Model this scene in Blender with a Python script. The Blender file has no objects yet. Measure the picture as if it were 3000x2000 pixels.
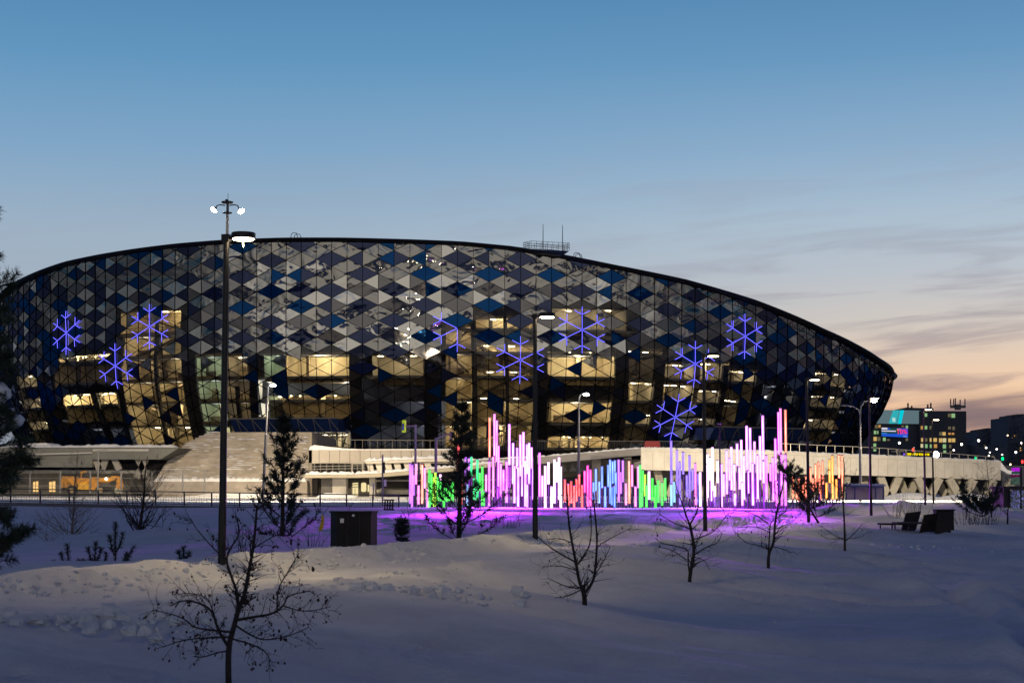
import bpy, math, random
import numpy as np
from mathutils import Vector, Matrix

sc = bpy.context.scene
R = math.radians
# ------------------------------------------------------------------ camera
FPX = 5000.0
CAMZ = 1.67
PITCH = math.atan(415.0 / FPX)
cd = bpy.data.cameras.new("camera")
cd.sensor_width = 36.0
cd.lens = FPX / 3000.0 * 36.0
cd.clip_start = 0.1
cd.clip_end = 9000
cd.dof.use_dof = True
cd.dof.focus_distance = 200.0
cd.dof.aperture_fstop = 6.3
cam = bpy.data.objects.new("camera", cd)
sc.collection.objects.link(cam)
cam.location = (0, 0, CAMZ)
cam.rotation_euler = (math.pi / 2 + PITCH, 0, 0)
sc.camera = cam

# ------------------------------------------------------------------ sky at dusk
SUN_AZ = R(24)            # to the right of the view, just under the horizon
w = bpy.data.worlds.new("World")
sc.world = w
w.use_nodes = True
nt = w.node_tree
N = nt.nodes
L = nt.links
N.clear()


def nn(t, **kw):
    n = N.new(t)
    for k, v in kw.items():
        setattr(n, k, v)
    return n


def mth(op, a, b=None, clamp=False):
    n = N.new('ShaderNodeMath')
    n.operation = op
    n.use_clamp = clamp
    for i, s in enumerate((a, b)):
        if s is None:
            continue
        if isinstance(s, (int, float)):
            n.inputs[i].default_value = s
        else:
            L.new(s, n.inputs[i])
    return n.outputs[0]


def ramp(fac, stops, interp='LINEAR'):
    n = N.new('ShaderNodeValToRGB')
    cr = n.color_ramp
    cr.interpolation = interp
    while len(cr.elements) < len(stops):
        cr.elements.new(0.5)
    for e, (p, c) in zip(cr.elements, stops):
        e.position = p
        e.color = (c[0], c[1], c[2], 1)
    L.new(fac, n.inputs[0])
    return n.outputs[0]


def mixc(fac, a, b, mode='MIX'):
    n = N.new('ShaderNodeMix')
    n.data_type = 'RGBA'
    n.blend_type = mode
    for s, i in ((fac, 0), (a, 6), (b, 7)):
        if isinstance(s, (int, float)):
            n.inputs[i].default_value = s
        elif isinstance(s, tuple):
            n.inputs[i].default_value = (*s, 1)
        else:
            L.new(s, n.inputs[i])
    return n.outputs[2]


def s2l(r, g, b, k=1.0):
    f = lambda c: (c / 12.92 if c <= 0.04045 else ((c + 0.055) / 1.055) ** 2.4)
    return (f(r / 255) * k, f(g / 255) * k, f(b / 255) * k)


tc = nn('ShaderNodeTexCoord')
sep = nn('ShaderNodeSeparateXYZ')
L.new(tc.outputs['Generated'], sep.inputs[0])
dx, dy, dz = sep.outputs
el = mth('MULTIPLY', mth('ARCSINE', dz), 180 / math.pi)              # elevation in degrees
# position 0..1 over -2..48 degrees
e01 = mth('DIVIDE', mth('ADD', el, 2.0), 50.0, True)
P_ = lambda d: (d + 2.0) / 50.0
DOME = [(P_(24), s2l(52, 82, 132)), (P_(34), s2l(41, 58, 110)), (1.0, s2l(35, 52, 102))]
cool = ramp(e01, [(P_(-2), s2l(140, 148, 164)), (P_(5.5), s2l(163, 174, 187)), (P_(8.2), s2l(157, 177, 196)),
                  (P_(11), s2l(127, 165, 198)), (P_(14), s2l(97, 149, 190)), (P_(16.5), s2l(82, 135, 180))] + DOME)
warm = ramp(e01, [(P_(-2), s2l(206, 150, 124)), (P_(0.8), s2l(214, 164, 138)), (P_(2.0), s2l(243, 196, 154)), (P_(3.4), s2l(236, 204, 174)),
                  (P_(5.2), s2l(208, 200, 192)), (P_(7.0), s2l(184, 193, 203)), (P_(8.6), s2l(171, 191, 208)),
                  (P_(11), s2l(139, 173, 203)), (P_(14), s2l(102, 151, 191)), (P_(16.5), s2l(83, 135, 180))] + DOME)
az = mth('ARCTAN2', dx, dy)                                             # 0 straight ahead, + right
azd = mth('ABSOLUTE', mth('SUBTRACT', az, SUN_AZ))
glow = N.new('ShaderNodeMapRange')
glow.interpolation_type = 'SMOOTHSTEP'
L.new(azd, glow.inputs[0])
glow.inputs[1].default_value = R(36)
glow.inputs[2].default_value = R(7)
glow.inputs[3].default_value = 0
glow.inputs[4].default_value = 1
front = mixc(glow.outputs[0], cool, warm)
# the half of the sky behind the viewer: a broad pale band above the city, dark overhead
back = ramp(e01, [(P_(-2), s2l(170, 160, 148)), (P_(0.6), s2l(192, 186, 177)), (P_(3), s2l(212, 207, 197)), (P_(10), s2l(216, 211, 204)),
                  (P_(17), s2l(176, 180, 190)), (P_(27), s2l(74, 84, 118)), (P_(36), s2l(41, 58, 110)), (1.0, s2l(35, 52, 102))])
bk = N.new('ShaderNodeMapRange')
bk.interpolation_type = 'SMOOTHSTEP'
L.new(mth('ABSOLUTE', az), bk.inputs[0])
bk.inputs[1].default_value = R(118)
bk.inputs[2].default_value = R(156)
bk.inputs[3].default_value = 0
bk.inputs[4].default_value = 1
side = N.new('ShaderNodeMapRange')
side.interpolation_type = 'SMOOTHSTEP'
L.new(mth('ABSOLUTE', az), side.inputs[0])
side.inputs[1].default_value = R(38)
side.inputs[2].default_value = R(75)
side.inputs[3].default_value = 1
side.inputs[4].default_value = 0.30
front = mixc(1.0, front, side.outputs[0], 'MULTIPLY')
# thin streaky clouds, in a direction-space stretched along the horizon
cmb = nn('ShaderNodeCombineXYZ')
L.new(mth('MULTIPLY', az, 7.0), cmb.inputs[0])
L.new(mth('ADD', mth('MULTIPLY', dz, 62.0), mth('MULTIPLY', az, -4.0)), cmb.inputs[1])
nz = nn('ShaderNodeTexNoise')
nz.inputs['Scale'].default_value = 1.15
nz.inputs['Detail'].default_value = 6
nz.inputs['Roughness'].default_value = 0.55
nz.inputs['Distortion'].default_value = 0.5
L.new(cmb.outputs[0], nz.inputs['Vector'])
cl = N.new('ShaderNodeMapRange')
cl.interpolation_type = 'SMOOTHSTEP'
L.new(nz.outputs['Fac'], cl.inputs[0])
cl.inputs[1].default_value = 0.43
cl.inputs[2].default_value = 0.64
cl.inputs[3].default_value = 0
cl.inputs[4].default_value = 1
# clouds fade upward and to the left
ce = ramp(e01, [(P_(-1), (1, 1, 1)), (P_(1.5), (1, 1, 1)), (P_(5.5), (.75, .75, .75)), (P_(9.5), (.3, .3, .3)), (P_(12), (0, 0, 0))])
ca = N.new('ShaderNodeMapRange')
ca.interpolation_type = 'SMOOTHSTEP'
L.new(az, ca.inputs[0])
ca.inputs[1].default_value = R(-20)
ca.inputs[2].default_value = R(15)
ca.inputs[3].default_value = 0.25
ca.inputs[4].default_value = 1
cf = mth('MULTIPLY', mth('MULTIPLY', cl.outputs[0], ce), ca.outputs[0])
ccol = ramp(e01, [(P_(0), s2l(128, 112, 122)), (P_(3), s2l(150, 130, 134)), (P_(6), s2l(150, 150, 162)), (P_(10), s2l(150, 160, 180))])
front = mixc(mth('MULTIPLY', cf, 0.85), front, ccol)
# a low bank of dark cloud at the right, close to the horizon
bandn = nn('ShaderNodeTexNoise')
bandn.inputs['Scale'].default_value = 0.9
bandn.inputs['Detail'].default_value = 5
L.new(cmb.outputs[0], bandn.inputs['Vector'])
bel = mth('SUBTRACT', 1.0, mth('MULTIPLY', mth('ABSOLUTE', mth('SUBTRACT', mth('ADD', el, mth('MULTIPLY', bandn.outputs['Fac'], -1.3)), 1.45)), 1.0), True)
baz = N.new('ShaderNodeMapRange')
baz.interpolation_type = 'SMOOTHSTEP'
L.new(az, baz.inputs[0])
baz.inputs[1].default_value = R(12.2)
baz.inputs[2].default_value = R(15.0)
front = mixc(mth('MULTIPLY', mth('MULTIPLY', bel, baz.outputs[0]), 0.9, True), front, s2l(112, 102, 112))
skyc = mixc(bk.outputs[0], front, back)
nish = nn('ShaderNodeTexSky')
nish.sky_type = 'NISHITA'
nish.sun_disc = False
nish.sun_elevation = R(0.3)
nish.sun_rotation = SUN_AZ
bg = nn('ShaderNodeBackground')
bg.inputs[1].default_value = 1.0
bg2 = nn('ShaderNodeBackground')
bg2.inputs[1].default_value = 0.004
L.new(nish.outputs[0], bg2.inputs[0])
L.new(skyc, bg.inputs[0])
addw = nn('ShaderNodeAddShader')
L.new(bg.outputs[0], addw.inputs[0])
L.new(bg2.outputs[0], addw.inputs[1])
out = nn('ShaderNodeOutputWorld')
L.new(addw.outputs[0], out.inputs[0])

sd = bpy.data.lights.new("sun", 'SUN')
sd.energy = 0.02
sd.angle = R(12)
sd.color = (1, 0.7, 0.45)
so = bpy.data.objects.new("sun", sd)
sc.collection.objects.link(so)
so.rotation_euler = (R(88), 0, math.pi - SUN_AZ)

sc.view_settings.view_transform = 'Standard'
sc.view_settings.look = 'None'
sc.view_settings.exposure = 0.0
sc.view_settings.gamma = 1.0
sc.render.engine = 'CYCLES'
sc.cycles.use_denoising = True
sc.cycles.max_bounces = 8
sc.cycles.transparent_max_bounces = 16
sc.cycles.sample_clamp_indirect = 6.0
sc.cycles.caustics_reflective = False
sc.cycles.caustics_refractive = False

# ------------------------------------------------------------------ helpers
SP, CP = math.sin(PITCH), math.cos(PITCH)


def at(px, py, Y):
    """world point seen at photo pixel (3000 x 2000) at depth Y"""
    u = (px - 1500) / FPX
    v = (1000 - py) / FPX
    fy = CP - SP * v
    fz = SP + CP * v
    t = Y / fy
    return Vector((u * t, Y, CAMZ + fz * t))


def pix(p):
    x, y, z = p[0], p[1], p[2] - CAMZ
    d = y * CP + z * SP
    v = (-y * SP + z * CP) / d
    return 1500 + FPX * x / d, 1000 - FPX * v


rnd = random.Random(7)


class MB:
    def __init__(s):
        s.v = []
        s.f = []
        s.m = []

    def add(s, vs, fs, mi=0):
        o = len(s.v)
        s.v.extend([tuple(p) for p in vs])
        s.f.extend([tuple(i + o for i in f) for f in fs])
        s.m.extend([mi] * len(fs))

    def hexa(s, b, t, mi=0):
        """8 points: 4 bottom, 4 top (same winding)"""
        s.add(list(b) + list(t), [(3, 2, 1, 0), (4, 5, 6, 7), (0, 1, 5, 4), (1, 2, 6, 5), (2, 3, 7, 6), (3, 0, 4, 7)], mi)

    def box(s, c, d, rz=0.0, mi=0):
        """c = centre of the base, d = full sizes"""
        cx, cy, cz = c
        ca, sa = math.cos(rz), math.sin(rz)
        q = []
        for x, y in ((-1, -1), (1, -1), (1, 1), (-1, 1)):
            x, y = x * d[0] / 2, y * d[1] / 2
            q.append((cx + x * ca - y * sa, cy + x * sa + y * ca))
        s.hexa([(x, y, cz) for x, y in q], [(x, y, cz + d[2]) for x, y in q], mi)

    def bar(s, a, b, wd, ht=None, mi=0, up=(0, 0, 1)):
        a, b = Vector(a), Vector(b)
        ht = ht or wd
        d = (b - a)
        if d.length < 1e-6:
            return
        d.normalize()
        u = Vector(up)
        if abs(d.dot(u)) > 0.98:
            u = Vector((0, 1, 0))
        x = d.cross(u).normalized() * wd / 2
        y = x.cross(d).normalized() * ht / 2
        s.hexa([a - x - y, a + x - y, a + x + y, a - x + y], [b - x - y, b + x - y, b + x + y, b - x + y], mi)

    def tube(s, pts, rad, n=6, mi=0, cap=True):
        pts = [Vector(p) for p in pts]
        if not hasattr(rad, '__len__'):
            rad = [rad] * len(pts)
        o = len(s.v)
        pd = None
        for i, p in enumerate(pts):
            a = pts[max(i - 1, 0)]
            b = pts[min(i + 1, len(pts) - 1)]
            d = (b - a)
            d = d.normalized() if d.length > 1e-9 else Vector((0, 0, 1))
            if pd is None:
                u = Vector((1, 0, 0)) if abs(d.x) < 0.8 else Vector((0, 1, 0))
                x = d.cross(u).normalized()
            else:
                x = (pd - d * pd.dot(d))
                x = x.normalized() if x.length > 1e-6 else d.orthogonal().normalized()
            pd = x
            y = d.cross(x)
            for k in range(n):
                t = 2 * math.pi * k / n
                q = p + (x * math.cos(t) + y * math.sin(t)) * rad[i]
                s.v.append(tuple(q))
        for i in range(len(pts) - 1):
            for k in range(n):
                k2 = (k + 1) % n
                s.f.append((o + i * n + k, o + i * n + k2, o + (i + 1) * n + k2, o + (i + 1) * n + k))
                s.m.append(mi)
        if cap:
            s.f.append(tuple(o + k for k in reversed(range(n))))
            s.f.append(tuple(o + (len(pts) - 1) * n + k for k in range(n)))
            s.m += [mi, mi]

    def lathe(s, prof, c=(0, 0, 0), n=20, mi=0):
        """prof list of (r,z), around vertical axis at c"""
        o = len(s.v)
        for r, z in prof:
            for k in range(n):
                t = 2 * math.pi * k / n
                s.v.append((c[0] + r * math.cos(t), c[1] + r * math.sin(t), c[2] + z))
        for i in range(len(prof) - 1):
            for k in range(n):
                k2 = (k + 1) % n
                s.f.append((o + i * n + k, o + i * n + k2, o + (i + 1) * n + k2, o + (i + 1) * n + k))
                s.m.append(mi)
        s.f.append(tuple(o + k for k in reversed(range(n))))
        s.f.append(tuple(o + (len(prof) - 1) * n + k for k in range(n)))
        s.m += [mi, mi]

    def blob(s, c, r, n=8, m=6, jit=0.12, rng=rnd, mi=0):
        o = len(s.v)
        s.v.append((c[0], c[1], c[2] + r[2]))
        for i in range(1, m):
            ph = math.pi * i / m
            for k in range(n):
                t = 2 * math.pi * k / n
                j = 1 + rng.uniform(-jit, jit)
                s.v.append((c[0] + r[0] * j * math.sin(ph) * math.cos(t), c[1] + r[1] * j * math.sin(ph) * math.sin(t), c[2] + r[2] * j * math.cos(ph)))
        s.v.append((c[0], c[1], c[2] - r[2]))
        e = len(s.v) - 1
        for k in range(n):
            k2 = (k + 1) % n
            s.f.append((o, o + 1 + k, o + 1 + k2))
            s.f.append((e, e - n + k2, e - n + k))
            s.m += [mi, mi]
        for i in range(m - 2):
            for k in range(n):
                k2 = (k + 1) % n
                a = o + 1 + i * n
                s.f.append((a + k, a + n + k, a + n + k2, a + k2))
                s.m.append(mi)

    def build(s, name, mats, parent=None, smooth=False, origin=None, local=False):
        me = bpy.data.meshes.new(name)
        vs = s.v
        if origin is not None:
            ox, oy, oz = origin
            vs = [(a - ox, b - oy, c - oz) for a, b, c in vs]
        me.from_pydata(vs, [], s.f)
        if not isinstance(mats, (list, tuple)):
            mats = [mats]
        for m in mats:
            me.materials.append(m)
        if len(mats) > 1:
            me.polygons.foreach_set('material_index', s.m)
        if smooth:
            me.polygons.foreach_set('use_smooth', [True] * len(s.f))
        me.update()
        o = bpy.data.objects.new(name, me)
        sc.collection.objects.link(o)
        if parent is not None:
            o.parent = parent
            if not local and parent.parent is None:
                o.matrix_parent_inverse = Matrix.Translation(-Vector(parent.location))   # geometry is given in world space
        elif origin is not None:
            o.location = origin
        return o


def thing(name, loc, label, cat, group=None):
    o = bpy.data.objects.new(name, None)
    sc.collection.objects.link(o)
    o.location = loc
    o.empty_display_size = 0.2
    o['label'] = label
    o['category'] = cat
    if group:
        o['group'] = group
    return o


def tag(o, label, cat, group=None, kind=None):
    o['label'] = label
    o['category'] = cat
    if group:
        o['group'] = group
    if kind:
        o['kind'] = kind
    return o


def struct(o, label=None):
    o['kind'] = 'structure'
    if label:
        o['label'] = label
    return o


def copy_tree(o, parent=None):
    c = o.copy()
    sc.collection.objects.link(c)
    if parent is not None:
        c.parent = parent
    for ch in o.children:
        copy_tree(ch, c)
    return c


def lamp_light(name, kind, loc, energy, color, parent, size=0.3, cone=None, target=None, blend=0.6):
    d = bpy.data.lights.new(name, kind)
    d.energy = energy
    d.color = color
    if kind in ('POINT', 'SPOT'):
        d.shadow_soft_size = size
    if kind == 'SPOT':
        d.spot_size = cone
        d.spot_blend = blend
    o = bpy.data.objects.new(name, d)
    sc.collection.objects.link(o)
    o.location = loc
    if target is not None:
        o.rotation_euler = (Vector(target) - Vector(loc)).to_track_quat('-Z', 'Y').to_euler()
    if parent is not None:
        o.parent = parent
        o.matrix_parent_inverse = Matrix.Translation(-Vector(parent.location))
    return o


# ------------------------------------------------------------------ materials
MATS = {}


def mat(name, col, rough=0.6, metal=0.0, var=0.0, scale=3.0, bump=0.0, bscale=20.0, spec=0.4, emit=None, estr=0.0):
    if name in MATS:
        return MATS[name]
    m = bpy.data.materials.new(name)
    m.use_nodes = True
    t = m.node_tree
    b = t.nodes['Principled BSDF']
    b.inputs['Base Color'].default_value = (*col, 1)
    b.inputs['Roughness'].default_value = rough
    b.inputs['Metallic'].default_value = metal
    b.inputs['Specular IOR Level'].default_value = spec
    if emit:
        b.inputs['Emission Color'].default_value = (*emit, 1)
        b.inputs['Emission Strength'].default_value = estr
    if var or bump:
        tcn = t.nodes.new('ShaderNodeTexCoord')
    if var:
        n = t.nodes.new('ShaderNodeTexNoise')
        n.inputs['Scale'].default_value = scale
        n.inputs['Detail'].default_value = 6
        n.inputs['Roughness'].default_value = 0.65
        t.links.new(tcn.outputs['Object'], n.inputs['Vector'])
        r = t.nodes.new('ShaderNodeMapRange')
        r.inputs[1].default_value = 0.3
        r.inputs[2].default_value = 0.7
        r.inputs[3].default_value = 1 - var
        r.inputs[4].default_value = 1 + var
        t.links.new(n.outputs['Fac'], r.inputs[0])
        mx = t.nodes.new('ShaderNodeMix')
        mx.data_type = 'RGBA'
        mx.blend_type = 'MULTIPLY'
        mx.inputs[0].default_value = 1
        mx.inputs[6].default_value = (*col, 1)
        t.links.new(r.outputs[0], mx.inputs[7])
        t.links.new(mx.outputs[2], b.inputs['Base Color'])
    if bump:
        n2 = t.nodes.new('ShaderNodeTexNoise')
        n2.inputs['Scale'].default_value = bscale
        n2.inputs['Detail'].default_value = 5
        t.links.new(tcn.outputs['Object'], n2.inputs['Vector'])
        bp = t.nodes.new('ShaderNodeBump')
        bp.inputs['Strength'].default_value = bump
        bp.inputs['Distance'].default_value = 0.05
        t.links.new(n2.outputs['Fac'], bp.inputs['Height'])
        t.links.new(bp.outputs[0], b.inputs['Normal'])
    MATS[name] = m
    return m


def tube_mat(name, col):
    """frosted outer sleeve of a tube: part see-through, part glowing in the tube's colour"""
    if name in MATS:
        return MATS[name]
    m = emat(name, col, 1.0)
    t = m.node_tree
    e = [n for n in t.nodes if n.type == 'EMISSION'][0]
    o = [n for n in t.nodes if n.type == 'OUTPUT_MATERIAL'][0]
    tr = t.nodes.new('ShaderNodeBsdfTransparent')
    mx = t.nodes.new('ShaderNodeMixShader')
    mx.inputs[0].default_value = 0.62
    t.links.new(tr.outputs[0], mx.inputs[1])
    t.links.new(e.outputs[0], mx.inputs[2])
    t.links.new(mx.outputs[0], o.inputs[0])
    return m


def core_mat(name, col):
    """LED core inside the sleeve: brightness drifts a little along the tube"""
    if name in MATS:
        return MATS[name]
    m = emat(name, col, 1.0)
    t = m.node_tree
    e = [n for n in t.nodes if n.type == 'EMISSION'][0]
    tcn = t.nodes.new('ShaderNodeTexCoord')
    oi = t.nodes.new('ShaderNodeObjectInfo')
    va = t.nodes.new('ShaderNodeVectorMath')
    va.operation = 'ADD'
    t.links.new(tcn.outputs['Object'], va.inputs[0])
    t.links.new(oi.outputs['Location'], va.inputs[1])
    n = t.nodes.new('ShaderNodeTexNoise')
    n.inputs['Scale'].default_value = 0.9
    n.inputs['Detail'].default_value = 2
    t.links.new(va.outputs[0], n.inputs['Vector'])
    r = t.nodes.new('ShaderNodeMapRange')
    r.inputs[1].default_value = 0.3
    r.inputs[2].default_value = 0.7
    r.inputs[3].default_value = 0.45
    r.inputs[4].default_value = 1.35
    t.links.new(n.outputs['Fac'], r.inputs[0])
    t.links.new(r.outputs[0], e.inputs[1])
    return m


def emat(name, col, strength=1.0):
    if name in MATS:
        return MATS[name]
    m = bpy.data.materials.new(name)
    m.use_nodes = True
    t = m.node_tree
    t.nodes.clear()
    e = t.nodes.new('ShaderNodeEmission')
    e.inputs[0].default_value = (*col, 1)
    e.inputs[1].default_value = strength
    o = t.nodes.new('ShaderNodeOutputMaterial')
    t.links.new(e.outputs[0], o.inputs[0])
    MATS[name] = m
    return m


def glass_panel(name, gl, tr, fac, rough=0.03, wav=0.10, dif=None, nsc=0.34):
    """facade pane: a wavy mirror over tinted transmission"""
    m = bpy.data.materials.new(name)
    m.use_nodes = True
    t = m.node_tree
    t.nodes.clear()
    g = t.nodes.new('ShaderNodeBsdfGlossy')
    g.inputs['Color'].default_value = (*gl, 1)
    g.inputs['Roughness'].default_value = rough
    tcn = t.nodes.new('ShaderNodeTexCoord')
    n = t.nodes.new('ShaderNodeTexNoise')
    n.inputs['Scale'].default_value = nsc
    n.inputs['Detail'].default_value = 1.5
    n.inputs['Roughness'].default_value = 0.45
    n.inputs['Distortion'].default_value = 0.6
    t.links.new(tcn.outputs['Object'], n.inputs['Vector'])
    bp = t.nodes.new('ShaderNodeBump')
    bp.inputs['Strength'].default_value = 1.0
    bp.inputs['Distance'].default_value = wav
    t.links.new(n.outputs['Fac'], bp.inputs['Height'])
    t.links.new(bp.outputs[0], g.inputs['Normal'])
    if dif:
        x = t.nodes.new('ShaderNodeBsdfDiffuse')
        x.inputs['Color'].default_value = (*dif, 1)
    else:
        x = t.nodes.new('ShaderNodeBsdfTransparent')
        x.inputs['Color'].default_value = (*tr, 1)
    mx = t.nodes.new('ShaderNodeMixShader')
    mx.inputs[0].default_value = fac
    t.links.new(x.outputs[0], mx.inputs[1])
    t.links.new(g.outputs[0], mx.inputs[2])
    o = t.nodes.new('ShaderNodeOutputMaterial')
    t.links.new(mx.outputs[0], o.inputs[0])
    MATS[name] = m
    return m


def snow_mat():
    m = bpy.data.materials.new('snow')
    m.use_nodes = True
    t = m.node_tree
    b = t.nodes['Principled BSDF']
    b.inputs['Roughness'].default_value = 0.9
    b.inputs['Specular IOR Level'].default_value = 0.03
    tcn = t.nodes.new('ShaderNodeTexCoord')
    n = t.nodes.new('ShaderNodeTexNoise')
    n.inputs['Scale'].default_value = 0.9
    n.inputs['Detail'].default_value = 8
    n.inputs['Roughness'].default_value = 0.6
    t.links.new(tcn.outputs['Object'], n.inputs['Vector'])
    r = t.nodes.new('ShaderNodeValToRGB')
    r.color_ramp.elements[0].position = 0.3
    r.color_ramp.elements[0].color = (0.70, 0.71, 0.74, 1)
    r.color_ramp.elements[1].position = 0.7
    r.color_ramp.elements[1].color = (0.84, 0.85, 0.87, 1)
    t.links.new(n.outputs['Fac'], r.inputs[0])
    t.links.new(r.outputs[0], b.inputs['Base Color'])
    n2 = t.nodes.new('ShaderNodeTexNoise')
    n2.inputs['Scale'].default_value = 9.0
    n2.inputs['Detail'].default_value = 9
    n2.inputs['Roughness'].default_value = 0.7
    t.links.new(tcn.outputs['Object'], n2.inputs['Vector'])
    bp = t.nodes.new('ShaderNodeBump')
    bp.inputs['Strength'].default_value = 0.8
    bp.inputs['Distance'].default_value = 0.06
    t.links.new(n2.outputs['Fac'], bp.inputs['Height'])
    t.links.new(bp.outputs[0], b.inputs['Normal'])
    MATS['snow'] = m
    return m


SNOW = snow_mat()
SNOWCAP = mat('snow_cap', (0.82, 0.83, 0.85), 0.8, var=0.08, scale=2, bump=0.5, bscale=4)
BLACK = mat('black_paint', (0.008, 0.0075, 0.009), 0.45, var=0.3, scale=6)
DARKSTEEL = mat('dark_steel', (0.03, 0.03, 0.035), 0.5, metal=0.3, var=0.3)
GALV = mat('galvanised_steel', (0.22, 0.22, 0.23), 0.5, metal=0.35, var=0.2, scale=5)
CONC = mat('concrete', (0.36, 0.34, 0.31), 0.85, var=0.22, scale=0.6, bump=0.3, bscale=6)
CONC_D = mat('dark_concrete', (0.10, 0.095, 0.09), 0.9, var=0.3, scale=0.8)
CREAM = mat('cream_panel', (0.66, 0.62, 0.54), 0.6, var=0.13, scale=0.7)
JOINT = mat('joint_grey', (0.16, 0.15, 0.14), 0.8)
BARK = mat('dark_bark', (0.03, 0.024, 0.022), 0.9, var=0.4, scale=14, bump=0.6, bscale=40)
BARKL = mat('pale_bark', (0.16, 0.13, 0.11), 0.9, var=0.4, scale=9)
NEEDLE = mat('pine_needle', (0.018, 0.03, 0.022), 0.7, var=0.5, scale=1.2)
NEEDLE2 = mat('pine_needle_pale', (0.035, 0.05, 0.03), 0.7, var=0.5, scale=1.2)
FRUIT = mat('dry_fruit', (0.045, 0.018, 0.012), 0.6, var=0.4, scale=30)
YELLOW = mat('yellow_paint', (0.62, 0.27, 0.02), 0.45, var=0.25, scale=2)
RUBBER = mat('rubber', (0.02, 0.02, 0.02), 0.85)
WOOD = mat('dark_wood', (0.03, 0.018, 0.014), 0.7, var=0.35, scale=8)
NAVY = mat('navy_cladding', (0.01, 0.03, 0.13), 0.45, var=0.25, scale=0.8)
RED = mat('red_paint', (0.35, 0.02, 0.03), 0.5, var=0.2)


# ------------------------------------------------------------------ noise
def _h(ix, iy, seed):
    n = (ix * 374761393 + iy * 668265263 + seed * 1442695041) & 0xFFFFFFFF
    n = ((n ^ (n >> 13)) * 1274126177) & 0xFFFFFFFF
    return ((n ^ (n >> 16)) & 0xFFFF) / 65535.0


def vnoise(x, y, seed=0):
    x = np.asarray(x, float)
    y = np.asarray(y, float)
    ix = np.floor(x).astype(np.int64)
    iy = np.floor(y).astype(np.int64)
    fx, fy = x - ix, y - iy
    fx = fx * fx * fx * (fx * (fx * 6 - 15) + 10)
    fy = fy * fy * fy * (fy * (fy * 6 - 15) + 10)
    a, b = _h(ix, iy, seed), _h(ix + 1, iy, seed)
    c, d = _h(ix, iy + 1, seed), _h(ix + 1, iy + 1, seed)
    return (a + (b - a) * fx) * (1 - fy) + (c + (d - c) * fx) * fy


def fbm(x, y, oct=4, seed=0, g=0.5):
    s = 0
    a = 1.0
    t = 0
    for o in range(oct):
        s = s + a * vnoise(x * 2.03 ** o + 17.3 * o, y * 2.03 ** o - 9.1 * o, seed + o)
        t += a
        a *= g
    return s / t


def sstep(x, a, b):
    t = np.clip((x - a) / (b - a), 0, 1)
    return t * t * (3 - 2 * t)


# ------------------------------------------------------------------ terrain
DU, DV = (0.346, 0.938), (0.938, -0.346)      # along the path, across it (to the right)
VP = [-60, -24, -21.2, -20.1, -19.3, -18.9, -18.0, -17.4, -15.6, -15.1, -14.6, -12, -10, -7.5, -5, 0, 7, 20, 60]
ZP = [0.0, -0.10, -0.14, -0.08, 0.03, -0.02, -0.28, -0.31, -0.32, -0.25, -0.24, -0.42, -0.62, -0.88, -1.06, -1.1, -0.75, -0.4, -0.1]
TR1 = [(6.5, 51.5), (9.4, 47.9), (10.2, 45.4), (10.3, 41.3), (9.8, 36.0), (8.85, 29.5), (7.5, 24.0)]
TR2 = [(11.0, 53.0), (13.1, 48.3), (12.4, 42.0), (11.2, 37.2), (9.6, 31.0)]


def dist_poly(x, y, pts):
    d = np.full(np.shape(x), 1e9)
    for (ax, ay), (bx, by) in zip(pts[:-1], pts[1:]):
        vx, vy = bx - ax, by - ay
        t = np.clip(((x - ax) * vx + (y - ay) * vy) / (vx * vx + vy * vy), 0, 1)
        d = np.minimum(d, np.hypot(x - ax - t * vx, y - ay - t * vy))
    return d


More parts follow.
